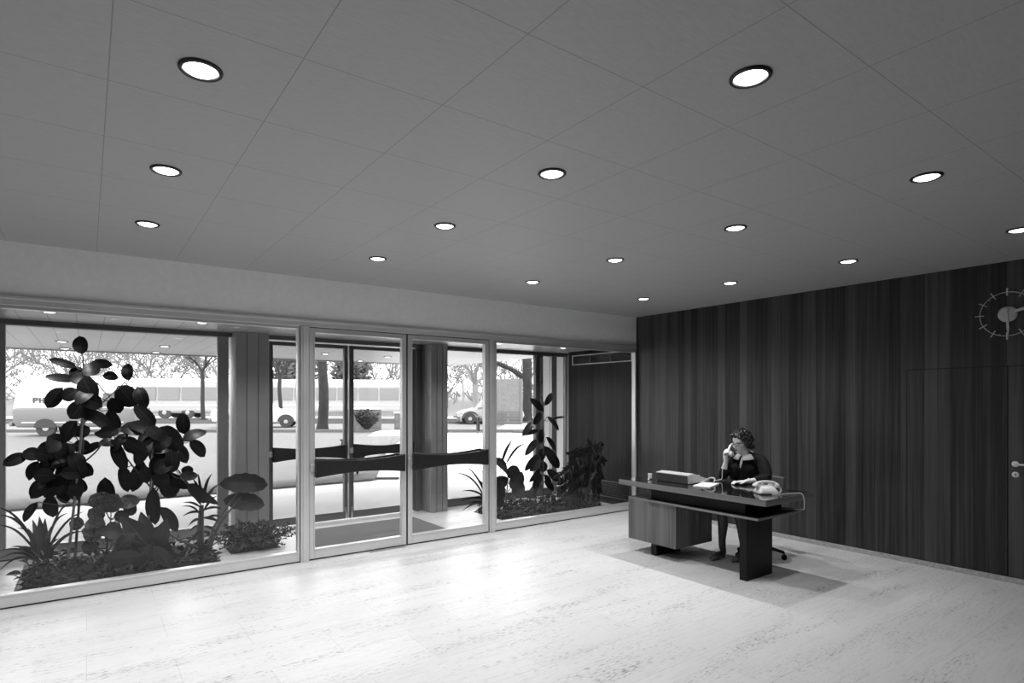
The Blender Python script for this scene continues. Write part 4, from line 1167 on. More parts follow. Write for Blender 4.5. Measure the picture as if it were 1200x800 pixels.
# hair: cap and rolled curls
hr = MB()
hr.ell(HD(-.030,0,.052), (.088,.086,.086), 20, 14, HM)
hr.ell(HD(-.055,0,-.005), (.060,.082,.085), 20, 14, HM)
hr.ell(HD(.022,0,.098), (.058,.066,.030), 18, 10, HM)
rc = random.Random(4)
def curl(f, l, u, r, dirv, th):
    c_ = HD(f,l,u); d = (F_*dirv[0]+L_*dirv[1]+U_*dirv[2]).normalized(); a = d.orthogonal().normalized(); b2 = d.cross(a)
    hr.tube([c_+(a*math.cos(t)+b2*math.sin(t))*r*(1-.05*t)+d*(t-3)*.006 for t in [.45*k for k in range(18)]], th, 8)
for f, l, u, r, dv in ((.055,.035,.098,.022,(.3,1,.2)),(.055,-.02,.105,.024,(.2,1,-.1)),(.020,.050,.110,.024,(.4,1,.4)),(.015,-.045,.112,.024,(0,1,.2)),(.045,.062,.062,.020,(1,.6,.3)),(.045,-.062,.065,.020,(1,-.6,.3)),
    (-.03,.062,.105,.026,(.6,.8,.4)),(-.03,-.06,.105,.026,(.6,-.8,.4)),(-.04,0,.130,.028,(1,.2,.1)),(-.09,.035,.085,.028,(0,1,.3)),(-.09,-.035,.085,.028,(0,1,.3)),
    (.012,.082,.040,.022,(.5,1,1)),(-.02,.086,.010,.024,(.4,.9,1)),(-.05,.082,.045,.026,(.6,1,.4)),(-.035,.080,-.035,.026,(.4,.8,1)),(-.07,.062,-.055,.026,(.8,.5,.4)),(-.09,.030,-.045,.028,(.3,1,.2)),(-.09,-.03,-.045,.028,(.3,1,.2)),
    (-.02,-.086,.01,.024,(.4,-.9,1)),(-.05,-.080,-.03,.026,(.4,-.8,1)),(-.115,0,.02,.030,(.1,1,.1)),(-.105,.045,.01,.026,(.4,.9,.2)),(-.01,.085,-.045,.018,(.5,.9,1)),(.0,.01,.135,.022,(.2,1,.1)),(.040,.066,.040,.017,(.8,1,.6)),(.022,.080,.006,.018,(.5,1,.8)),(.050,-.060,.035,.017,(.8,-1,.6)),(.070,.012,.092,.018,(.4,1,.2)),(.066,-.045,.085,.017,(.4,-1,.2)),(.066,.050,.078,.016,(.6,1,.2))):
    curl(f, l, u, r, dv, .0105)
remesh('hair', hr, M['hair'], .004, wm, 1)
# face details
for sgn in (-1, 1):
    e = MB(); e.ell(HD(.074,sgn*.031,-.003), (.010,.013,.008), 14, 10, HM); eo = e.build('eye', M['eye'], wm)
    i_ = MB(); i_.ell(HD(.0815,sgn*.031,-.005), (.0035,.0055,.0055), 12, 8, HM); i_.build('iris', M['iris'], eo)
    bb = MB(); bb.tube([HD(.083,sgn*.014,.016),HD(.086,sgn*.030,.022),HD(.074,sgn*.048,.016)], [(.0035,.0025),(.004,.003),(.002,.002)], 8); bb.build('eyebrow', M['hair'], wm)
lp = MB()
lp.limb([HD(.084,.020,-.058),HD(.096,.008,-.054),HD(.097,0,-.056),HD(.096,-.008,-.054),HD(.084,-.020,-.058)], [.002,.0045,.004,.0045,.002], 8, 3)
lp.limb([HD(.084,.018,-.060),HD(.094,.006,-.065),HD(.094,-.006,-.065),HD(.084,-.018,-.060)], [.002,.005,.005,.002], 8, 3)
lp.build('lips', M['lips'], wm)
gl = MB()
for sgn in (-1, 1):
    pts = []
    for k in range(25):
        a = 2*PI*k/24; pts.append(HD(.100-.010*abs(math.cos(a))*.6, sgn*(.034+.024*math.cos(a)*(1 if math.sin(a) < 0 else 1.06)), .002+.017*math.sin(a)))
    gl.tube(pts, .0022, 8, caps=False)
    gl.tube([HD(.096,sgn*.012,.014),HD(.102,sgn*.034,.020),HD(.092,sgn*.062,.018)], [.0035,.0038,.0032], 8)      # heavy brow line
    gl.tube([HD(.092,sgn*.062,.016),HD(.05,sgn*.074,.012),HD(.0,sgn*.080,.006)], .0028, 8)
gl.tube([HD(.098,.012,.006),HD(.104,0,.009),HD(.098,-.012,.006)], .0026, 8)
gl.build('spectacles', M['frame'], wm)
# ================================================================== PLANTS
def plant(name, label, cat, base, leaves, lm, kind, stems, sm='stem', group=None, petiole=True, hub=None, droop=.10, fold=.12, wave=0.0, leafname='leaves', hintr=.45, arch=0.0):
    t = thing(name, label, cat, base, group)
    lf = MB(); st = MB()
    rr = random.Random(len(leaves)*7+int(base[0]*100))
    for pts, rad in stems:
        P, Q = spline(pts, 5, rad); st.tube(P, Q, 8)
    allp = [Vector(p) for pts, _ in stems for p in spline(pts, 5)]
    for (a, b, c, d, e, f, w) in leaves:
        if kind == 'frond':
            P = spline([(a,b,c), (Vector((a,b,c))+Vector((d,e,f)))/2+Vector((0,0,.06)), (d,e,f)], 8); st.tube(P, .003, 5)
            for i in range(2, len(P)):
                ax_ = (P[i]-P[i-1]).normalized(); sd_ = ax_.cross(Vector((-.3,-1,.3))).normalized()
                for s2 in (-1, 1):
                    tp = P[i]+(sd_*s2*.9+ax_*.7+Vector((0,0,-.35))).normalized()*w*rr.uniform(.7,1.0)*(1.15-.5*i/len(P))
                    lf.leaf(P[i], tp, w*.20, 'lance', (-.25+rr.uniform(-.5,.5),-1,.5+rr.uniform(-.5,.5)), .08, .15, 5)
            continue
        h = (-.25+rr.uniform(-hintr, hintr), -1, .35+rr.uniform(-hintr, hintr))
        lf.leaf((a,b,c), (d,e,f), w, kind, h, droop*rr.uniform(.5,1.4), fold, 10 if wave or arch else 8, wave, arch*rr.uniform(.6,1.3))
        if petiole and allp:
            p = Vector((a,b,c)); q = min(allp, key=lambda k: (k-p-Vector((0,0,-.05))).length)
            if .01 < (q-p).length < .9:
                m_ = (p+q)/2+Vector((0,0,-.02)); st.tube(spline([q, m_, p], 3), .0045, 6)
    lf.build(leafname, M[lm], t)
    if st.v: st.build('stem', M[sm], t)
    return t
ta = plant('rubber_plant', 'tallest rubber plant, reaching the soffit in the left planting bed', 'plant', (-.10,7.15,0), RUBBER_TALL, 'rubber_leaf', 'oval',
    [([(-.10,7.17,-.02),(-.06,7.16,.6),(-.03,7.15,1.2),(-.02,7.15,1.7),(-.03,7.15,2.09)], [.013,.012,.011,.009,.006]),
     ([(-.05,7.16,.75),(-.16,7.15,.95),(-.30,7.14,1.1)], [.009,.008,.005]), ([(-.04,7.15,1.0),(.10,7.12,1.15),(.18,7.1,1.35)], [.008,.007,.004]), ([(-.03,7.15,1.4),(.12,7.1,1.6),(.30,7.1,1.80),(.35,7.1,1.86)], [.008,.007,.005,.004])])
s_ = MB(); s_.tube([(-.158,7.09,-.03),(-.10,7.09,.6),(-.045,7.09,1.25),(-.02,7.09,1.75)], .013, 10); s_.build('stake', M['stake'], ta)
tb_ = plant('rubber_plant', 'bushy staked rubber plant at the right of the left planting bed', 'plant', (.52,6.85,0), RUBBER_WIDE, 'rubber_leaf', 'oval',
    [([(.52,6.88,-.02),(.54,6.87,.5),(.57,6.86,1.0),(.58,6.85,1.36)], [.013,.012,.010,.006]), ([(.54,6.87,.75),(.40,6.85,.95),(.28,6.85,1.15),(.22,6.85,1.30)], [.009,.008,.006,.004]),
     ([(.55,6.86,.7),(.68,6.84,.9),(.80,6.84,1.15),(.85,6.84,1.26)], [.008,.007,.006,.004]), ([(.54,6.87,.6),(.66,6.85,.85),(.78,6.85,.92)], [.008,.007,.005])])
s_ = MB(); s_.tube([(.49,6.79,-.03),(.52,6.79,.6),(.55,6.79,1.22)], .010, 10); s_.build('stake', M['stake'], tb_)
plant('broad_leaf_plant', 'low plant with long broad hanging leaves at the front of the left bed', 'plant', (.52,6.62,0), BROAD_LEAVES, 'broad_leaf', 'lance',
    [([(.52,6.64,-.02),(.51,6.63,.10),(.50,6.62,.22)], [.018,.016,.010])])
plant('spider_plant', 'strap-leaved plant arching out at the left end of the left bed', 'plant', (-.36,7.08,0), STRAP_LEAVES, 'strap_leaf', 'strap', [], petiole=False, droop=.05, fold=.3, arch=.22)
plant('bromeliad', 'bromeliad with an upright rosette of wide leaves beside the strap-leaved plant', 'plant', (-.34,7.1,0), BROMELIAD, 'pale_leaf', 'lance', [], petiole=False, fold=.35)
plant('mottled_plant', 'plant with speckled rounded leaves in the middle of the left bed', 'plant', (.17,6.95,0), CROTON, 'mottled_leaf', 'oval',
    [([(.16,6.97,-.02),(.17,6.96,.2),(.20,6.95,.45)], [.012,.010,.006]), ([(.17,6.96,.1),(.05,6.94,.25),(.02,6.94,.35)], [.009,.007,.005])])
plant('dracaena', 'upright plant with whorls of narrow pointed leaves before the left pier', 'plant', (1.0,6.90,0), DRACAENA, 'palm_leaf', 'lance',
    [([(1.0,6.92,-.02),(1.0,6.91,.25),(1.01,6.90,.52)], [.040,.036,.022])], petiole=False, droop=.1, arch=.12)
al = plant('elephant_ear', 'elephant ear plant with two large scalloped leaves on slanting stalks', 'plant', (1.02,6.70,0), ALOCASIA, 'broad_leaf', 'oval',
    [([(1.02,6.72,-.02),(1.10,6.72,.30),(1.30,6.72,.60),(1.36,6.72,.64)], [.024,.014,.009,.006]), ([(1.03,6.71,-.02),(1.14,6.71,.30),(1.32,6.71,.54),(1.37,6.71,.60)], [.022,.013,.009,.006]),
     ([(1.01,6.70,.0),(.93,6.68,.12),(.78,6.66,.22),(.62,6.66,.34)], [.022,.014,.010,.007])], petiole=False, wave=.06, fold=.08, hintr=.2)
plant('corner_rubber_plant', 'slender upright rubber plant in the right planting bed', 'plant', (5.69,6.8,0), RUBBER_CORNER, 'rubber_leaf', 'oval',
    [([(5.69,6.82,-.02),(5.685,6.81,.5),(5.69,6.8,1.1),(5.69,6.8,1.62)], [.013,.012,.010,.005])], hintr=.5)
plant('fiddle_leaf_plant', 'low plant with large rounded leaves just right of the inner doors', 'plant', (4.94,6.73,0), ROUND_LEAVES, 'broad_leaf', 'oval',
    [([(4.94,6.74,-.02),(4.93,6.73,.2),(4.95,6.72,.42)], [.012,.010,.006])])
plant('bamboo_palm', 'palm with thin pointed arching fronds seen through the right inner door', 'plant', (4.78,6.92,0), PALM_LEAVES, 'palm_leaf', 'lance',
    [([(4.78,6.92,-.02),(4.77,6.91,.12),(4.76,6.9,.26)], [.010,.008,.005]), ([(4.80,6.9,-.02),(4.86,6.9,.2),(4.92,6.9,.42)], [.008,.006,.004])], droop=.05, arch=.12)
plant('split_leaf_plant', 'split-leaf plant with drooping fronds before the dark vestibule wall', 'plant', (6.29,6.47,0), MONSTERA, 'palm_leaf', 'frond',
    [([(6.26,6.50,-.02),(6.34,6.50,.3),(6.44,6.50,.63),(6.49,6.50,.82)], [.012,.010,.008,.004]), ([(6.17,6.45,-.02),(6.13,6.45,.25),(6.22,6.47,.5),(6.36,6.49,.65)], [.010,.009,.007,.004]),
     ([(6.36,6.52,-.02),(6.45,6.53,.3),(6.48,6.54,.58)], [.009,.008,.005])], hintr=1.0, wave=.08)

def bed(name, b, label):
    n = 16; v = []; f = []; rr = random.Random(3)
    for j in range(n+1):
        for i in range(n+1):
            x = b[0]+.004+(b[2]-b[0]-.008)*i/n; y = b[1]+.004+(b[3]-b[1]-.008)*j/n
            e = min(i, n-i, j, n-j)/n
            v.append((x, y, -.05+min(.04, e*.4)+rr.uniform(0,.025)))
    for j in range(n):
        for i in range(n): f.append((j*(n+1)+i, j*(n+1)+i+1, (j+1)*(n+1)+i+1, (j+1)*(n+1)+i))
    o = MB().add(v, f, True).build(name, M['soil'])
    tag(o, label, 'soil', kind='stuff')
bed('potting_soil', BED_L, 'dark soil of the left planting bed')
bed('potting_soil', BED_R, 'dark soil of the right planting bed')
bed('potting_soil', BED_M, 'dark soil patch under the round shrub')
def cover(b, n, label, seed, h, lm, size=(.04,.10)):
    mb = MB(); rr = random.Random(seed)
    for k in range(n):
        x = rr.uniform(b[0]+.03, b[2]-.03); y = rr.uniform(b[1]+.03, b[3]-.05); a = rr.uniform(0, 2*PI); L = rr.uniform(*size); hz = h*rr.random()**1.5*(.4+.6*min(1,(y-b[1])/.4))
        d = Vector((math.cos(a), math.sin(a), rr.uniform(-.1,.9))).normalized()
        p = Vector((x,y,-.02+hz)); mb.leaf(p, p+d*L, L*rr.uniform(.3,.5), 'lance', (rr.uniform(-1,1),rr.uniform(-1,.3),1), .15, .15, 4)
        if k % 3 == 0: mb.tube([(x,y,-.04), p], .002, 4, caps=False)
    tag(mb.build('ground_cover', M[lm]), label, 'ground cover', kind='stuff')
cover((BED_L[0],BED_L[1],BED_L[2],BED_L[3]-.1), 900, 'low leafy ground cover of the left planting bed', 5, .15, 'cover_leaf', (.04,.13))
cover((BED_R[0],BED_R[1],BED_R[2]-.15,BED_R[3]), 1300, 'low leafy ground cover of the right planting bed', 6, .17, 'cover_leaf', (.04,.12))
# round shrub
sb = thing('shrub', 'round small-leaved shrub before the left pier of the outer doors', 'shrub', (1.52,6.82,0))
lf = MB(); tw = MB(); rr = random.Random(9)
for k in range(150):
    a = rr.uniform(0,2*PI); e = rr.uniform(.05,1.2); L = rr.uniform(.22,.44)
    d = Vector((math.cos(a)*math.sin(e)*1.25, math.sin(a)*math.sin(e), math.cos(e)*.82))
    b0 = Vector((1.52+rr.uniform(-.12,.12), 6.82+rr.uniform(-.1,.1), -.03))
    mid = b0+d*L*.6+Vector((0,0,.03)); e1 = b0+d*L*1.0+Vector((0,0,-.02))
    P = spline([b0, mid, e1], 6); tw.tube(P, .0022, 5, caps=False)
    for p in P[3:]:
        for s in range(2):
            q = Vector((rr.uniform(-1,1),rr.uniform(-1,1),rr.uniform(-.3,1))).normalized()*rr.uniform(.025,.05)
            lf.leaf(p, p+q, .017, 'lance', (rr.uniform(-1,1),-1,rr.uniform(0,1.5)), .1, .1, 3)
lf.build('leaves', M['fine_leaf'], sb); tw.build('twigs', M['stem'], sb)

# doormat
dm = MB(); dm.box((2.10,6.365,.0005),(3.75,7.335,.012))
tag(dm.build('doormat', M['mat'], bevel=.004), 'large grey doormat on the vestibule floor', 'doormat')

# ================================================================== GROUNDS
def gz(f):
    if f < 12: return -.02
    if f < 20: return -.02+(STREET+.02)*(f-12)/8
    if f < 52: return STREET
    return STREET+(f-52)*.035
def strip(mb, pts, dz=0.0, cuts=(12,14,16,18,20,52)):
    """quad strip between two edge lines given as (r_left, r_right, f)"""
    v = []; f = []
    for rl, rr_, ff in pts: v += [site(rl,ff,gz(ff)+dz), site(rr_,ff,gz(ff)+dz)]
    for i in range(len(pts)-1): f.append((2*i,2*i+1,2*i+3,2*i+2))
    return mb.add(v, f)
def ground():
    mb = MB(); rows = [4, 8, 12, 14, 16, 18, 20, 26, 34, 44, 52, 70, 100, 160]; cols = [-160,-60,-25,-8,8,25,60,160]
    v = []; f = []
    for ff in rows:
        for r in cols: v.append(site(r*(1 if True else 0), ff, gz(ff)-.015))
    n = len(cols)
    for j in range(len(rows)-1):
        for i in range(n-1): f.append((j*n+i, j*n+i+1, (j+1)*n+i+1, (j+1)*n+i))
    return mb.add(v, f, True)
g = ground().build('ground', M['paving'])
# cut the ground away where the hall stands
keep = [p for p in g.data.polygons]
o = struct(g, 'pale paving around the hall')
def patch(name, quads, m, label, dz):
    mb = MB()
    for (a, b) in quads: pass
    return mb
# lawn between the porch paving and the road, right edge towards the steps
lawn = []
for ff in (11.0, 12, 14, 16, 18, 20, 22, 24.2):
    right = -2.9 if ff < 11.2 else -2.55+(ff-11.2)*(-1.75+0.0)/13.0-.0
    lawn.append((ff, right))
mb = MB(); v = []; f = []
edge = lambda r: None
fr = [(-40,0.0)]
cols = [-45,-30,-22,-16,-12,-9,-7,-5.5,-4.2,-3.2,-2.5]
def near_f(r):   # porch edge runs along world y = 11.36
    return (11.36 + r*math.sin(YAW))/math.cos(YAW)
rows = 10
for r in cols:
    n0 = near_f(r) if near_f(r) > 6.5 else 6.5
    for k in range(rows+1):
        ff = n0+(24.0-n0)*k/rows
        rr2 = r if r < -3 else r-(ff-n0)*.135
        v.append(site(rr2, ff, gz(ff)+.012))
for i in range(len(cols)-1):
    for k in range(rows): f.append((i*(rows+1)+k, (i+1)*(rows+1)+k, (i+1)*(rows+1)+k+1, i*(rows+1)+k+1))
tag(mb.add(v, f, True).build('lawn', M['lawn'], solid=.02), 'pale winter lawn between porch and road', 'lawn', kind='structure')
mb = MB(); strip(mb, [(-90,40,25.0),(-90,40,33.5)], .004); struct(mb.build('road', M['asphalt']), 'near road')
for ff in (24.6, 34.0, 36.5, 39.6): 
    mb = MB(); a, b = site(-90,ff,STREET+.04), site(14 if ff < 30 else 40,ff,STREET+.04); mb.bar(a, b, .22, .16); struct(mb.build('kerb', M['kerb'], bevel=.01))
mb = MB(); strip(mb, [(-90,60,34.2),(-90,60,40),(-90,60,41.5)], .006); struct(mb.build('path_verge', M['park']))
mb = MB(); strip(mb, [(-120,90,50),(-120,90,52),(-120,90,70),(-120,90,100),(-150,150,150)], .01); struct(mb.build('park_ground', M['park']), 'park grass beyond the far road')
# right-hand lawn with kerb before the screen wall
mb = MB(); P = [site(0.0,25.5),site(2.8,22.0),site(8.0,16.5),site(22,17),site(30,36),site(1.0,37)]
v = [Vector((p.x,p.y,gz((p.x*math.sin(YAW)+p.y*math.cos(YAW)))+.03)) for p in P]
mb.add(v, [tuple(range(len(v)))]); struct(mb.build('verge', M['paving']), 'pale verge before the screen wall')
mb = MB(); mb.bar(v[0]+Vector((0,0,.02)), v[1]+Vector((0,0,.02)), .15, .10); mb.bar(v[1]+Vector((0,0,.02)), v[2]+Vector((0,0,.0)), .15, .10); struct(mb.build('kerb', M['kerb']))

# porch canopy
struct(MB().box((LEFT-1.5,OUTER+.05,SOFFIT),(7.14,11.85,SOFFIT+.14)).build('porch_roof', M['soffit'], bevel=.004), 'plank soffit of the porch')
struct(MB().box((LEFT-1.5,11.85,SOFFIT-.02),(7.14,11.89,SOFFIT+.2)).build('trim_12', M['midalu']), 'edge strip of the porch roof')
# steps up towards the road
sp = sroot('garden_steps', 'pale stone steps between lawn and drive')
ax = Vector((math.cos(YAW),-math.sin(YAW),0)); ay = Vector((math.sin(YAW),math.cos(YAW),0))
for k, ff in enumerate((20.6, 21.6, 22.6)):
    c_ = site(-4.0-.03*k, ff+.9, .20+.05*k)
    MB().obox(c_+Vector((0,0,.045)), ax*.70, ay*.95, Vector((0,0,.05))).build('step', M['stone'], sp, bevel=.01)
    jn = MB()
    for q in range(5): jn.obox(c_+ax*(-.6+.3*q)-ay*.952+Vector((0,0,.045)), ax*.012, ay*.004, Vector((0,0,.045)))
    jn.build('joints', M['twig'], sp)
MB().obox(site(-2.45,12.3,.0), ax*.42, ay*.05, Vector((0,0,.02))).build('step', M['asphalt'], sp, bevel=.005)

# low wall with bush, sign frame and screen wall
lw = MB(); c_ = site(-6.06,26.6,STREET+.45); lw.obox(c_, ax*.83, ay*.16, Vector((0,0,.5)))
w_ = thing('garden_wall', 'low brick wall behind the dark bush beyond the lawn', 'wall', tuple(site(-6.06,26.6,STREET))); lw.build('brickwork', M['brick'], w_)
MB().obox(c_+Vector((0,0,.53)), ax*.86, ay*.2, Vector((0,0,.035))).build('coping', M['stone'], w_)
def bushy(name, label, c, rx, rz, n, seed, m='bushes'):
    t = thing(name, label, 'bush', tuple(c)); mb = MB(); rr = random.Random(seed)
    for k in range(n):
        a = rr.uniform(0,2*PI); e = rr.uniform(0,.75); L = rz*rr.uniform(.7,1.2)
        d = Vector((math.cos(a)*math.sin(e)*rx/rz*1.3, math.sin(a)*math.sin(e)*rx/rz*1.3, math.cos(e)))
        q = c+d*L; mb.tube(spline([c, c+d*L*.5+Vector((0,0,.05)), q], 4), [.022,.02,.016,.014,.012,.012,.010,.008,.006], 5)
        for s in range(4):
            p = c+d*L*rr.uniform(.4,1); mb.leaf(p, p+Vector((rr.uniform(-1,1),rr.uniform(-1,1),rr.uniform(0,1)))*.16, .08, 'lance', (0,-1,.5), .1, .1, 3)
    mb.build('branches', M[m], t)
bushy('bush', 'dark spiky bush before the low brick wall', site(-5.43,24.6,STREET), .62, .85, 110, 2)
bushy('bush', 'small low bush on the lawn left of the outer door mullion', site(-3.9,15.2,.12), .22, .35, 30, 8)
bushy('bush', 'small low bush on the lawn right of the outer door mullion', site(-2.98,12.6,.05), .2, .35, 26, 12)
pst = MB(); c_ = site(-4.26,25.4,STREET); pst.obox(c_+Vector((0,0,.40)), ax*.12, ay*.11, Vector((0,0,.40)))
pp_ = thing('gate_post', 'short dark post at the head of the garden steps', 'post', tuple(c_)); pst.build('shaft', M['brick'], pp_, bevel=.01)
MB().obox(c_+Vector((0,0,.82)), ax*.14, ay*.14, Vector((0,0,.03))).build('cap', M['stone'], pp_)
sf = thing('sign_frame', 'dark open metal frame standing on the drive right of the small car', 'sign', tuple(site(-.35,24.0,STREET)))
c_ = site(-.38,23.5,STREET)
fm_ = MB()
for a_ in (-.33, .33): fm_.bar(c_+ax*a_, c_+ax*a_+Vector((0,0,.72)), .05, .05)
fm_.bar(c_+ax*-.33+Vector((0,0,.70)), c_+ax*.33+Vector((0,0,.70)), .05, .05); fm_.bar(c_+ax*-.33+Vector((0,0,.06)), c_+ax*.33+Vector((0,0,.06)), .05, .05)
fm_.build('frame', M['darkalu'], sf)
MB().obox(c_+ax*-.30+Vector((0,0,.38)), ax*.07, ay*.03, Vector((0,0,.28))).build('plate', M['bark'], sf)
sw_ = thing('screen_wall', 'pale block screen wall over a darker brick base at the right', 'wall', tuple(site(.66,32,STREET)))
c_ = site(.60,32,STREET)
MB().obox(c_+Vector((0,0,.38)), ax*.84, ay*.15, Vector((0,0,.38))).build('brick_base', M['brick'], sw_)
MB().obox(c_+Vector((0,0,1.645)), ax*.82, ay*.13, Vector((0,0,.885))).build('block_panel', M['block'], sw_)
MB().obox(c_+ax*.86+Vector((0,0,1.27)), ax*.06, ay*.2, Vector((0,0,1.27))).build('end_post', M['asphalt'], sw_)

# ---- trees
def tree(name, label, c, h0, r0, spread, height, seed, m, twigs=5, depth=4, group=None, fork=None, lean=0.0):
    t = thing(name, label, 'tree', tuple(c), group); rr = random.Random(seed)
    tr = MB(); br = MB()
    top = c+Vector((rr.uniform(-.1,.1)+lean, rr.uniform(-.1,.1), h0))
    k1 = c.lerp(top,.35)+Vector((rr.uniform(-.06,.06),0,0)); k2 = c.lerp(top,.7)+Vector((rr.uniform(-.06,.06),0,0))
    P, Q = spline([c-Vector((0,0,.1)), c+Vector((0,0,.15)), k1, k2, top], 4, [r0*1.35,r0*1.1,r0,r0*.92,r0*.95]); tr.tube(P, Q, 10)
    def grow(p, d, L, r, lev):
        mid = p+d*L*.5+Vector((rr.uniform(-1,1),rr.uniform(-1,1),rr.uniform(-.3,.6)))*L*.10; e = p+d*L+Vector((0,0,L*.06))
        P = spline([p,mid,e], 3); n = len(P); br.tube(P, [r*(1-.45*i/(n-1)) for i in range(n)], 6 if lev < 2 else 4, caps=False)
        if lev >= depth: return
        for k in range(twigs if lev else twigs):
            q = P[rr.randint(n//3, n-1)] if k else e
            a = rr.uniform(0,2*PI); sp_ = rr.uniform(.3,.85)
            o1 = d.orthogonal().normalized(); o2 = d.cross(o1)
            nd = (d+(o1*math.cos(a)+o2*math.sin(a))*sp_*1.1+Vector((0,0,.14))).normalized()
            grow(q, nd, L*rr.uniform(.5,.78), r*.55, lev+1)
    n0 = fork or 5
    for k in range(n0):
        a = 2*PI*k/n0+rr.uniform(-.3,.3)
        d = Vector((math.cos(a)*spread, math.sin(a)*spread, 1)).normalized()
        grow(top-Vector((0,0,.05)), d, height*rr.uniform(.34,.46), r0*.45, 1)
    tr.build('trunk', M[m], t); br.build('branches', M[m], t)
    return t
tree('street_tree', 'slim bare street tree with pale car to its right', site(-19.6,39,STREET), 3.35, .13, 1.1, 4.2, 3, 'twig', 4, 4)
tree('street_tree', 'slim bare street tree rising behind the white sedan', site(-13.3,36,STREET), 2.9, .12, .75, 4.2, 7, 'twig', 4, 4)
tree('street_tree', 'slim bare tree seen past the right pier', site(-2.55,47,STREET), 2.9, .09, .7, 4, 14, 'palehazetwig', 4, 4)
tree('street_tree', 'thick twin-stemmed bare tree behind the small rounded car', site(-1.35,42,STREET), 2.5, .26, .8, 6.5, 21, 'palehazetwig', 4, 4, fork=4)
tree('park_tree', 'bare low-forked tree in the park seen through the right outer door', site(-8.9,56,gz(56)), 1.1, .28, .5, 8, 24, 'palehazetwig', 4, 4, fork=4)
def big_trunk(label, c, h, r, limbs, seed):
    t = thing('old_tree', label, 'tree', tuple(c)); rr = random.Random(seed)
    n = 18; v = []; f = []; m_ = 24
    for j in range(m_+1):
        q = j/m_; rad = r*(1+.35*max(0,.12-q)/.12*1.0 - .10*q + (.55*max(0,(q-.86))/.14))
        for i in range(n):
            a = 2*PI*i/n; k = rad*(1+.07*math.sin(5*a+q*9)+rr.uniform(-.05,.05))
            v.append(c+Vector((math.cos(a)*k+.05*math.sin(q*4), math.sin(a)*k, h*q-.05)))
    for j in range(m_):
        for i in range(n): f.append((j*n+i,j*n+(i+1)%n,(j+1)*n+(i+1)%n,(j+1)*n+i))
    f.append(tuple(range(m_*n,(m_+1)*n)))
    MB().add(v, f, True).build('trunk', M['bark'], t)
    b = MB()
    for pts, rad in limbs:
        P, Q = spline([c+Vector(p) if not isinstance(p, Vector) else p for p in pts], 5, rad); b.tube(P, Q, 10)
    b.build('branches', M['bark'], t)
    return t
c_ = site(-7.87,26.5,STREET)
big_trunk('thick rough-barked trunk on the lawn edge seen through the left outer door', c_, 3.9, .225,
    [([(0,0,3.5),(.5,.2,4.6),(1.3,.3,6.0)], [.20,.15,.08]), ([(0,0,3.5),(-.5,-.1,4.6),(-1.2,0,6.0)], [.20,.15,.08]), ([(0,0,3.6),(0,.4,5),(.1,.8,6.5)], [.18,.13,.07])], 5)
c_ = site(1.93,35.0,STREET)
big_trunk('dark thick tree trunk right of the block screen wall', c_, 5.2, .29,
    [([tuple(ax*0+Vector((0,0,2.5))), tuple(ax*-.5+Vector((0,0,2.95))), tuple(ax*-1.2+Vector((0,0,3.35))), tuple(ax*-2.2+Vector((0,0,3.75)))], [.20,.17,.14,.10]), ([(0,0,5.0),(.5,.3,6.3),(1.0,.3,7.5)], [.22,.16,.09]), ([(0,0,5.0),(-.5,.1,6.4),(-.8,.2,7.6)], [.2,.14,.08])], 9)
spots = [(-49,56,1),(-45,63,2),(-42,58,3),(-37.5,66,4),(-34.5,57,5),(-31,64,6),(-27.5,58,7),(-23.5,66,8),(-20,60,9),(-16.5,68,10),(-12.5,62,11),(-5.5,66,12),(-1,70,13),(3.5,63,15)]
names = ['far left','second from the far left','third from the far left','fourth from the far left','fifth from the far left','sixth from the far left','seventh from the far left','eighth from the far left','ninth from the far left','tenth from the far left','fourth from the far right','third from the far right','second from the far right','far right']
for (r, ff, s_), nm in zip(spots, names):
    tree('park_tree', 'bare haze-paled park tree beyond the road, %s of its line' % nm, site(r,ff,gz(ff)), 1.6+.3*(s_ % 3), .22, .85, 9.0, 30+s_, 'palehazetwig', 5, 4, 'bare trees of the park')
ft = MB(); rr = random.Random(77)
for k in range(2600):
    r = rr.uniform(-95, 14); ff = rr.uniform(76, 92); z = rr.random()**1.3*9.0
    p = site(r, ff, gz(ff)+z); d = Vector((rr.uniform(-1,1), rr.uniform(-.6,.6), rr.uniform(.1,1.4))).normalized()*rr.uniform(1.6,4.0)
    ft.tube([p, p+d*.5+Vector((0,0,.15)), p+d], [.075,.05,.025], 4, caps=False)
tag(ft.build('distant_twigs', M['hazetwig']), 'haze-paled thicket of bare branches far across the park', 'thicket', kind='stuff')
def conifer(label, c, w, h, seed):
    t = thing('evergreen_tree', label, 'tree', tuple(c)); mb = MB(); rr = random.Random(seed)
    for k in range(1500):
        a = rr.uniform(0,2*PI); u = rr.uniform(-1,1); q = rr.random()**.4; sp_ = math.sqrt(1-u*u)
        p = c+Vector((math.cos(a)*sp_*w*q, math.sin(a)*sp_*w*q, h*.58+u*h*.42*q))
        mb.leaf(p, p+Vector((rr.uniform(-1,1),rr.uniform(-1,1),rr.uniform(-.4,.6)))*.6, .28, 'lance', (0,-1,.4), .1, .1, 3)
    mb.build('foliage', M['evergreen'], t)
    tk = MB(); tk.tube([c-Vector((0,0,.1)), c+Vector((0,0,h*.5))], [.2,.14], 8); tk.build('trunk', M['twig'], t)
conifer('dense evergreen tree left of the thick trunk', site(-18.6,54,gz(54)), 2.0, 6.6, 1)
conifer('dense evergreen tree right of the thick trunk', site(-13.3,54,gz(54)), 1.6, 6.4, 2)

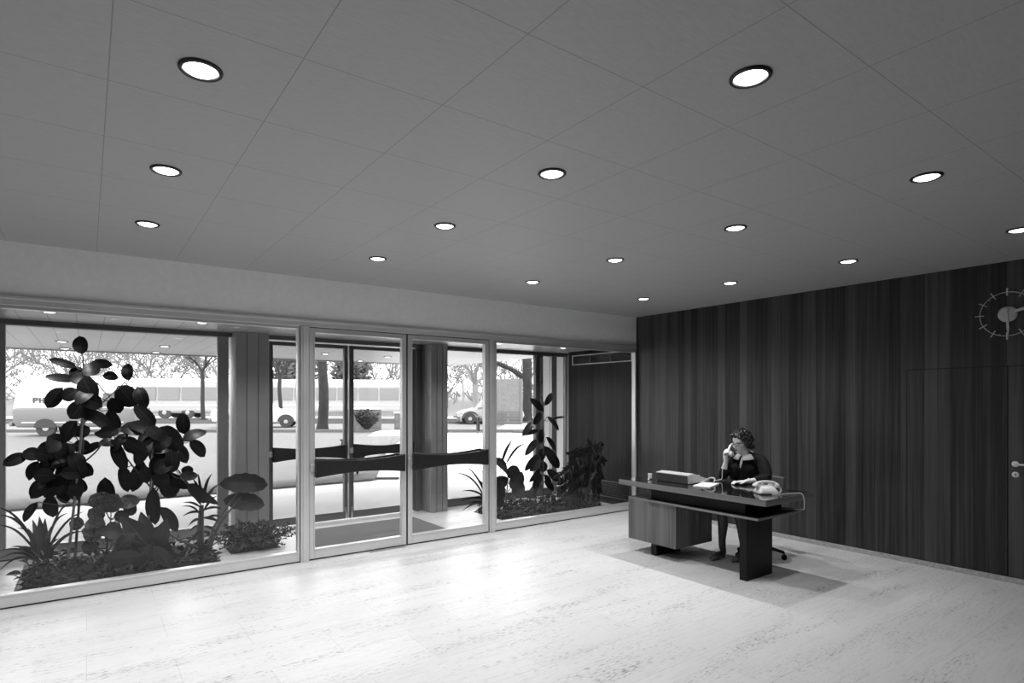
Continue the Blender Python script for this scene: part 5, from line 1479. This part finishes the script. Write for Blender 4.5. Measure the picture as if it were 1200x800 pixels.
# ---- vehicles; built along +x (front), then turned
def wheel_at(t, p, r, w, side):
    mb = MB(); mb.lathe([(r*.55,-w/2),(r*.92,-w/2),(r,-w*.3),(r,w*.3),(r*.92,w/2),(r*.55,w/2)], p, 28, 'y'); o = mb.build('wheel', M['tyre'], t)
    hb = MB(); y = -w/2 if side < 0 else w/2
    hb.lathe([(.001,y+side*.012),(r*.30,y+side*.010),(r*.34,y-side*.004),(r*.60,y-side*.002),(r*.62,y-side*.02)], p, 24, 'y'); hb.build('hubcap', M['hub'], o)
def hull(mb, st, n=7):
    """st: list of (x, z0, z1, half width bottom, half width top, edge radius)"""
    rings = []
    for x, z0, z1, wb, wt, e in st:
        ring = []
        pts = [(-wb,z0),(wb,z0),(wt,z1),(-wt,z1)]
        for i, (y, z) in enumerate(pts):
            sy = 1 if y > 0 else -1; up = z == z1
            cy_, cz_ = y-sy*e, z-(e if up else -e)
            a0 = [PI, 1.5*PI, 0, .5*PI][i]
            for k in range(n):
                a = a0+PI/2*k/(n-1); ring.append(Vector((x, cy_+e*math.cos(a), cz_+e*math.sin(a))))
        rings.append(ring)
    return loft(mb, rings)
def finish(t, c, ang):
    t.rotation_euler = (0,0,ang); t.location = c
    return t
SA = -YAW+0.19    # the street runs a little off square to the view
def sedan():
    t = thing('car', 'long white sedan parked on the near road beyond the lawn', 'car', (0,0,0))
    b = MB(); hull(b, [(-2.15,.42,.80,.66,.62,.08),(-2.05,.30,.90,.76,.72,.09),(-1.2,.26,.94,.80,.76,.09),(0,.25,.94,.81,.78,.09),(1.2,.26,.92,.80,.76,.09),(1.95,.30,.88,.76,.72,.09),(2.12,.42,.78,.66,.62,.08)]); b.build('body', M['carwhite'], t)
    b = MB(); hull(b, [(-1.25,.88,.95,.72,.66,.03),(-.85,.88,1.36,.72,.56,.05),(-.2,.88,1.42,.72,.57,.06),(.3,.88,1.38,.72,.56,.05),(.85,.88,.95,.72,.66,.03)]); b.build('cabin', M['carwhite'], t)
    for sgn in (-1, 1):
        b = MB(); b.add([(-.85,sgn*.725,.96),(-.25,sgn*.725,.96),(-.25,sgn*.60,1.32),(-.72,sgn*.60,1.30)], [(0,1,2,3)]); b.add([(-.18,sgn*.725,.96),(.62,sgn*.725,.96),(.28,sgn*.60,1.31),(-.18,sgn*.60,1.32)], [(0,1,2,3)]); b.build('side_window', M['carglass'], t, solid=.02)
    for x in (-1.35, 1.35):
        for sgn in (-1, 1):
            wheel_at(t, (x,sgn*.72,.31), .31, .17, sgn)
            a = MB(); a.prism([(x+.40*math.cos(PI*k/10), .31+.36*math.sin(PI*k/10)) for k in range(11)], 'y', sgn*.795, sgn*.815); a.build('wheel_arch', M['tyre'], t)
    for x in (-2.2, 2.18): b = MB(); b.bar((x,-.7,.45),(x,.7,.45),.10,.12); b.build('bumper', M['hub'], t, bevel=.02)
    for x, m_ in ((-2.14,'vangrey'),(2.1,'glass')):
        for sgn in (-1, 1): l = MB(); l.ell((x,sgn*.52,.68),(.05,.09,.08),12,8); l.build('lamp', M['hub'], t)
    return t
finish(sedan(), site(-11.8,29.2,STREET), SA)
def rounded_car():
    t = thing('car', 'small rounded pale car parked at the head of the drive', 'car', (0,0,0))
    prof = [(-2.0,.42,.55,.50,.44,.05),(-1.9,.32,.80,.62,.50,.10),(-1.55,.28,1.02,.68,.52,.14),(-1.0,.26,1.18,.70,.54,.16),(-.4,.26,.98,.72,.60,.12),(.45,.26,.94,.72,.60,.12),(1.0,.28,.92,.66,.48,.14),(1.5,.30,.82,.58,.40,.14),(1.9,.36,.62,.46,.34,.08)]
    b = MB(); hull(b, prof); b.build('body', M['carmid'], t)
    b = MB(); hull(b, [(-1.45,.9,1.02,.58,.50,.04),(-1.05,.9,1.30,.62,.50,.10),(-.5,.9,1.46,.64,.52,.13),(.0,.9,1.48,.64,.52,.13),(.35,.9,1.40,.62,.50,.10),(.72,.9,.96,.58,.50,.03)]); b.build('cabin', M['carmid'], t)
    for sgn in (-1, 1):
        b = MB(); b.add([(-.95,sgn*.645,1.0),(-.42,sgn*.65,1.0),(-.42,sgn*.585,1.34),(-.78,sgn*.58,1.26)], [(0,1,2,3)]); b.add([(-.36,sgn*.65,1.0),(.42,sgn*.645,1.0),(.22,sgn*.575,1.32),(-.36,sgn*.585,1.36)], [(0,1,2,3)]); b.build('side_window', M['carglass'], t, solid=.03)
    for x in (-1.2, 1.2):
        for sgn in (-1, 1):
            wheel_at(t, (x,sgn*.66,.32), .32, .15, sgn)
            fd = MB(); pts = [(x+.52*math.cos(a), sgn*.66, .30+.46*math.sin(a)) for a in [PI*k/12 for k in range(-1,14)]]
            fd.tube(pts, [(.16,.05)]*len(pts), 10); fd.build('fender', M['carmid'], t)
    for x in (-2.05, 2.0): b = MB(); b.tube([(x*.98,-.62,.42),(x,-.3,.42),(x,.3,.42),(x*.98,.62,.42)], .05, 8); b.build('bumper', M['tyre'], t)
    for sgn in (-1, 1): l = MB(); l.ell((1.62,sgn*.60,.66),(.09,.09,.10),14,10); l.build('headlamp', M['hub'], t)
    return t
finish(rounded_car(), site(-.35,33.6,STREET), SA+PI)
def van():
    t = thing('delivery_van', 'white-topped delivery van with grey lower body on the near road at left', 'van', (0,0,0))
    L = 1.98
    up = [(-L,1.02,1.55,.80,.66,.08),(-L+.12,.95,2.02,.84,.70,.20),(-L+.45,.95,2.26,.86,.74,.24),(0,.95,2.28,.86,.74,.24),(L-.75,.95,2.26,.86,.74,.24),(L-.32,.95,2.08,.84,.70,.20),(L-.08,.98,1.62,.80,.66,.10),(L,1.05,1.30,.76,.68,.05)]
    b = MB(); hull(b, up); b.build('upper_body', M['carwhite'], t)
    lo = [(-L-.02,.50,1.05,.76,.80,.06),(-L+.12,.36,1.06,.82,.86,.06),(0,.36,1.06,.84,.88,.06),(L-.2,.36,1.06,.82,.86,.06),(L+.04,.50,1.06,.74,.78,.06)]
    b = MB(); hull(b, lo); b.build('lower_body', M['vangrey'], t)
    for sgn in (-1, 1):
        b = MB(); b.box((-L+.3,sgn*.845,.52),(L-.3,sgn*.862,.555)); b.build('trim_strip', M['carwhite'], t)
        b = MB(); b.box((-L+.1,sgn*.78,1.72),(L-.4,sgn*.80,1.74)); b.build('roof_seam', M['vangrey'], t)
        for x0_ in (.15, .95):
            b = MB(); b.add([(x0_,sgn*.862,1.14),(x0_+.70,sgn*.862,1.14),(x0_+.62,sgn*.80,1.62),(x0_+.04,sgn*.80,1.62)], [(0,1,2,3)]); b.build('side_window', M['carglass'], t, solid=.05)
    b = MB(); b.add([(L+.005,-.66,1.12),(L+.005,.66,1.12),(L-.14,.58,1.62),(L-.14,-.58,1.62)], [(0,1,2,3)]); b.build('windscreen', M['carglass'], t, solid=.06)
    for x in (-.92, 1.22):
        for sgn in (-1, 1):
            wheel_at(t, (x,sgn*.74,.33), .33, .18, sgn)
            a = MB(); a.prism([(x+.37*math.cos(PI*k/10), .34+.34*math.sin(PI*k/10)) for k in range(11)], 'y', sgn*.80, sgn*.874); a.build('wheel_arch', M['tyre'], t)
    for x in (-L-.10, L+.12): b = MB(); b.bar((x,-.78,.47),(x,.78,.47),.10,.14); b.build('bumper', M['vangrey'], t, bevel=.02)
    for sgn in (-1, 1): l = MB(); l.ell((L+.03,sgn*.56,.86),(.05,.10,.10),14,10); l.build('headlamp', M['hub'], t)
    # letters on the side facing the hall
    y = -.872; lt = MB(); s = .21; x = -1.31; z = 1.24; w = .045
    def bx(a, b_, c, d): lt.box((x+a,y-.006,z+b_),(x+c,y+.03,z+d))
    bx(0,0,w,s); bx(0,s-w*.9,.13,s); bx(0,s*.42,.13,s*.42+w*.9); bx(.13-w*.6,s*.42,.13+w*.4,s)
    x += .20; bx(0,0,w,s); bx(.12,0,.12+w,s); bx(0,s*.42,.13,s*.42+w*.9)
    lt.build('lettering', M['ink'], t)
    return t
finish(van(), site(-15.75,22.3,STREET), SA)
def bus():
    t = thing('bus', 'long pale bus passing on the far road before the park', 'bus', (0,0,0))
    L = 10.2
    b = MB(); hull(b, [(-L,.55,2.6,1.1,1.02,.2),(-L+.3,.4,2.95,1.25,1.15,.28),(L-.3,.4,2.95,1.25,1.15,.28),(L,.55,2.6,1.1,1.02,.2)]); b.build('body', M['busbody'], t)
    b = MB(); hull(b, [(-L+.3,2.72,2.98,1.14,1.10,.10),(L-.3,2.72,2.98,1.14,1.10,.10)]); b.build('roof', M['carwhite'], t)
    for k in range(12):
        x = -L+.55+k*1.61
        MB().box((x,-1.262,1.35),(x+1.48,-1.2,2.35)).box((x,1.2,1.35),(x+1.48,1.262,2.35)).build('window', M['busband'], t, bevel=.03)
    MB().box((-L+.2,-1.27,.95),(L-.2,-1.24,1.05)).build('trim_strip', M['carwhite'], t)
    for x in (-7.6,-6.0, 0.8, 7.4):
        for sgn in (-1, 1): wheel_at(t, (x,sgn*1.1,.45), .45, .28, sgn)
    return t
finish(bus(), site(-17.2,45.5,STREET), SA-.02)

# ================================================================== SKY, CAMERA
w = bpy.data.worlds.new('overcast'); bpy.context.scene.world = w; w.use_nodes = True
bg = w.node_tree.nodes['Background']; bg.inputs[0].default_value = grey(1); bg.inputs[1].default_value = 6.0
cam = bpy.data.cameras.new('camera'); co = bpy.data.objects.new('camera', cam); C.objects.link(co)
cam.sensor_fit = 'HORIZONTAL'; cam.sensor_width = 36; cam.lens = 680.46/1200*36
cam.shift_x = 20/1200; cam.shift_y = 69.33/1200; cam.clip_end = 500
co.location = (0,0,EYE); co.rotation_euler = (PI/2,0,-YAW)
sc = bpy.context.scene; sc.camera = co
vs = sc.view_settings
sc.display_settings.display_device = 'sRGB'
vs.view_transform = 'Standard'; vs.look = 'None'; vs.exposure = 0.0; vs.gamma = 1.0; vs.use_curve_mapping = False
cy_ = sc.cycles
cy_.max_bounces = 10; cy_.diffuse_bounces = 5; cy_.glossy_bounces = 4; cy_.transparent_max_bounces = 24; cy_.transmission_bounces = 6
cy_.use_denoising = True; cy_.sample_clamp_indirect = 6.0; cy_.caustics_reflective = False; cy_.caustics_refractive = False
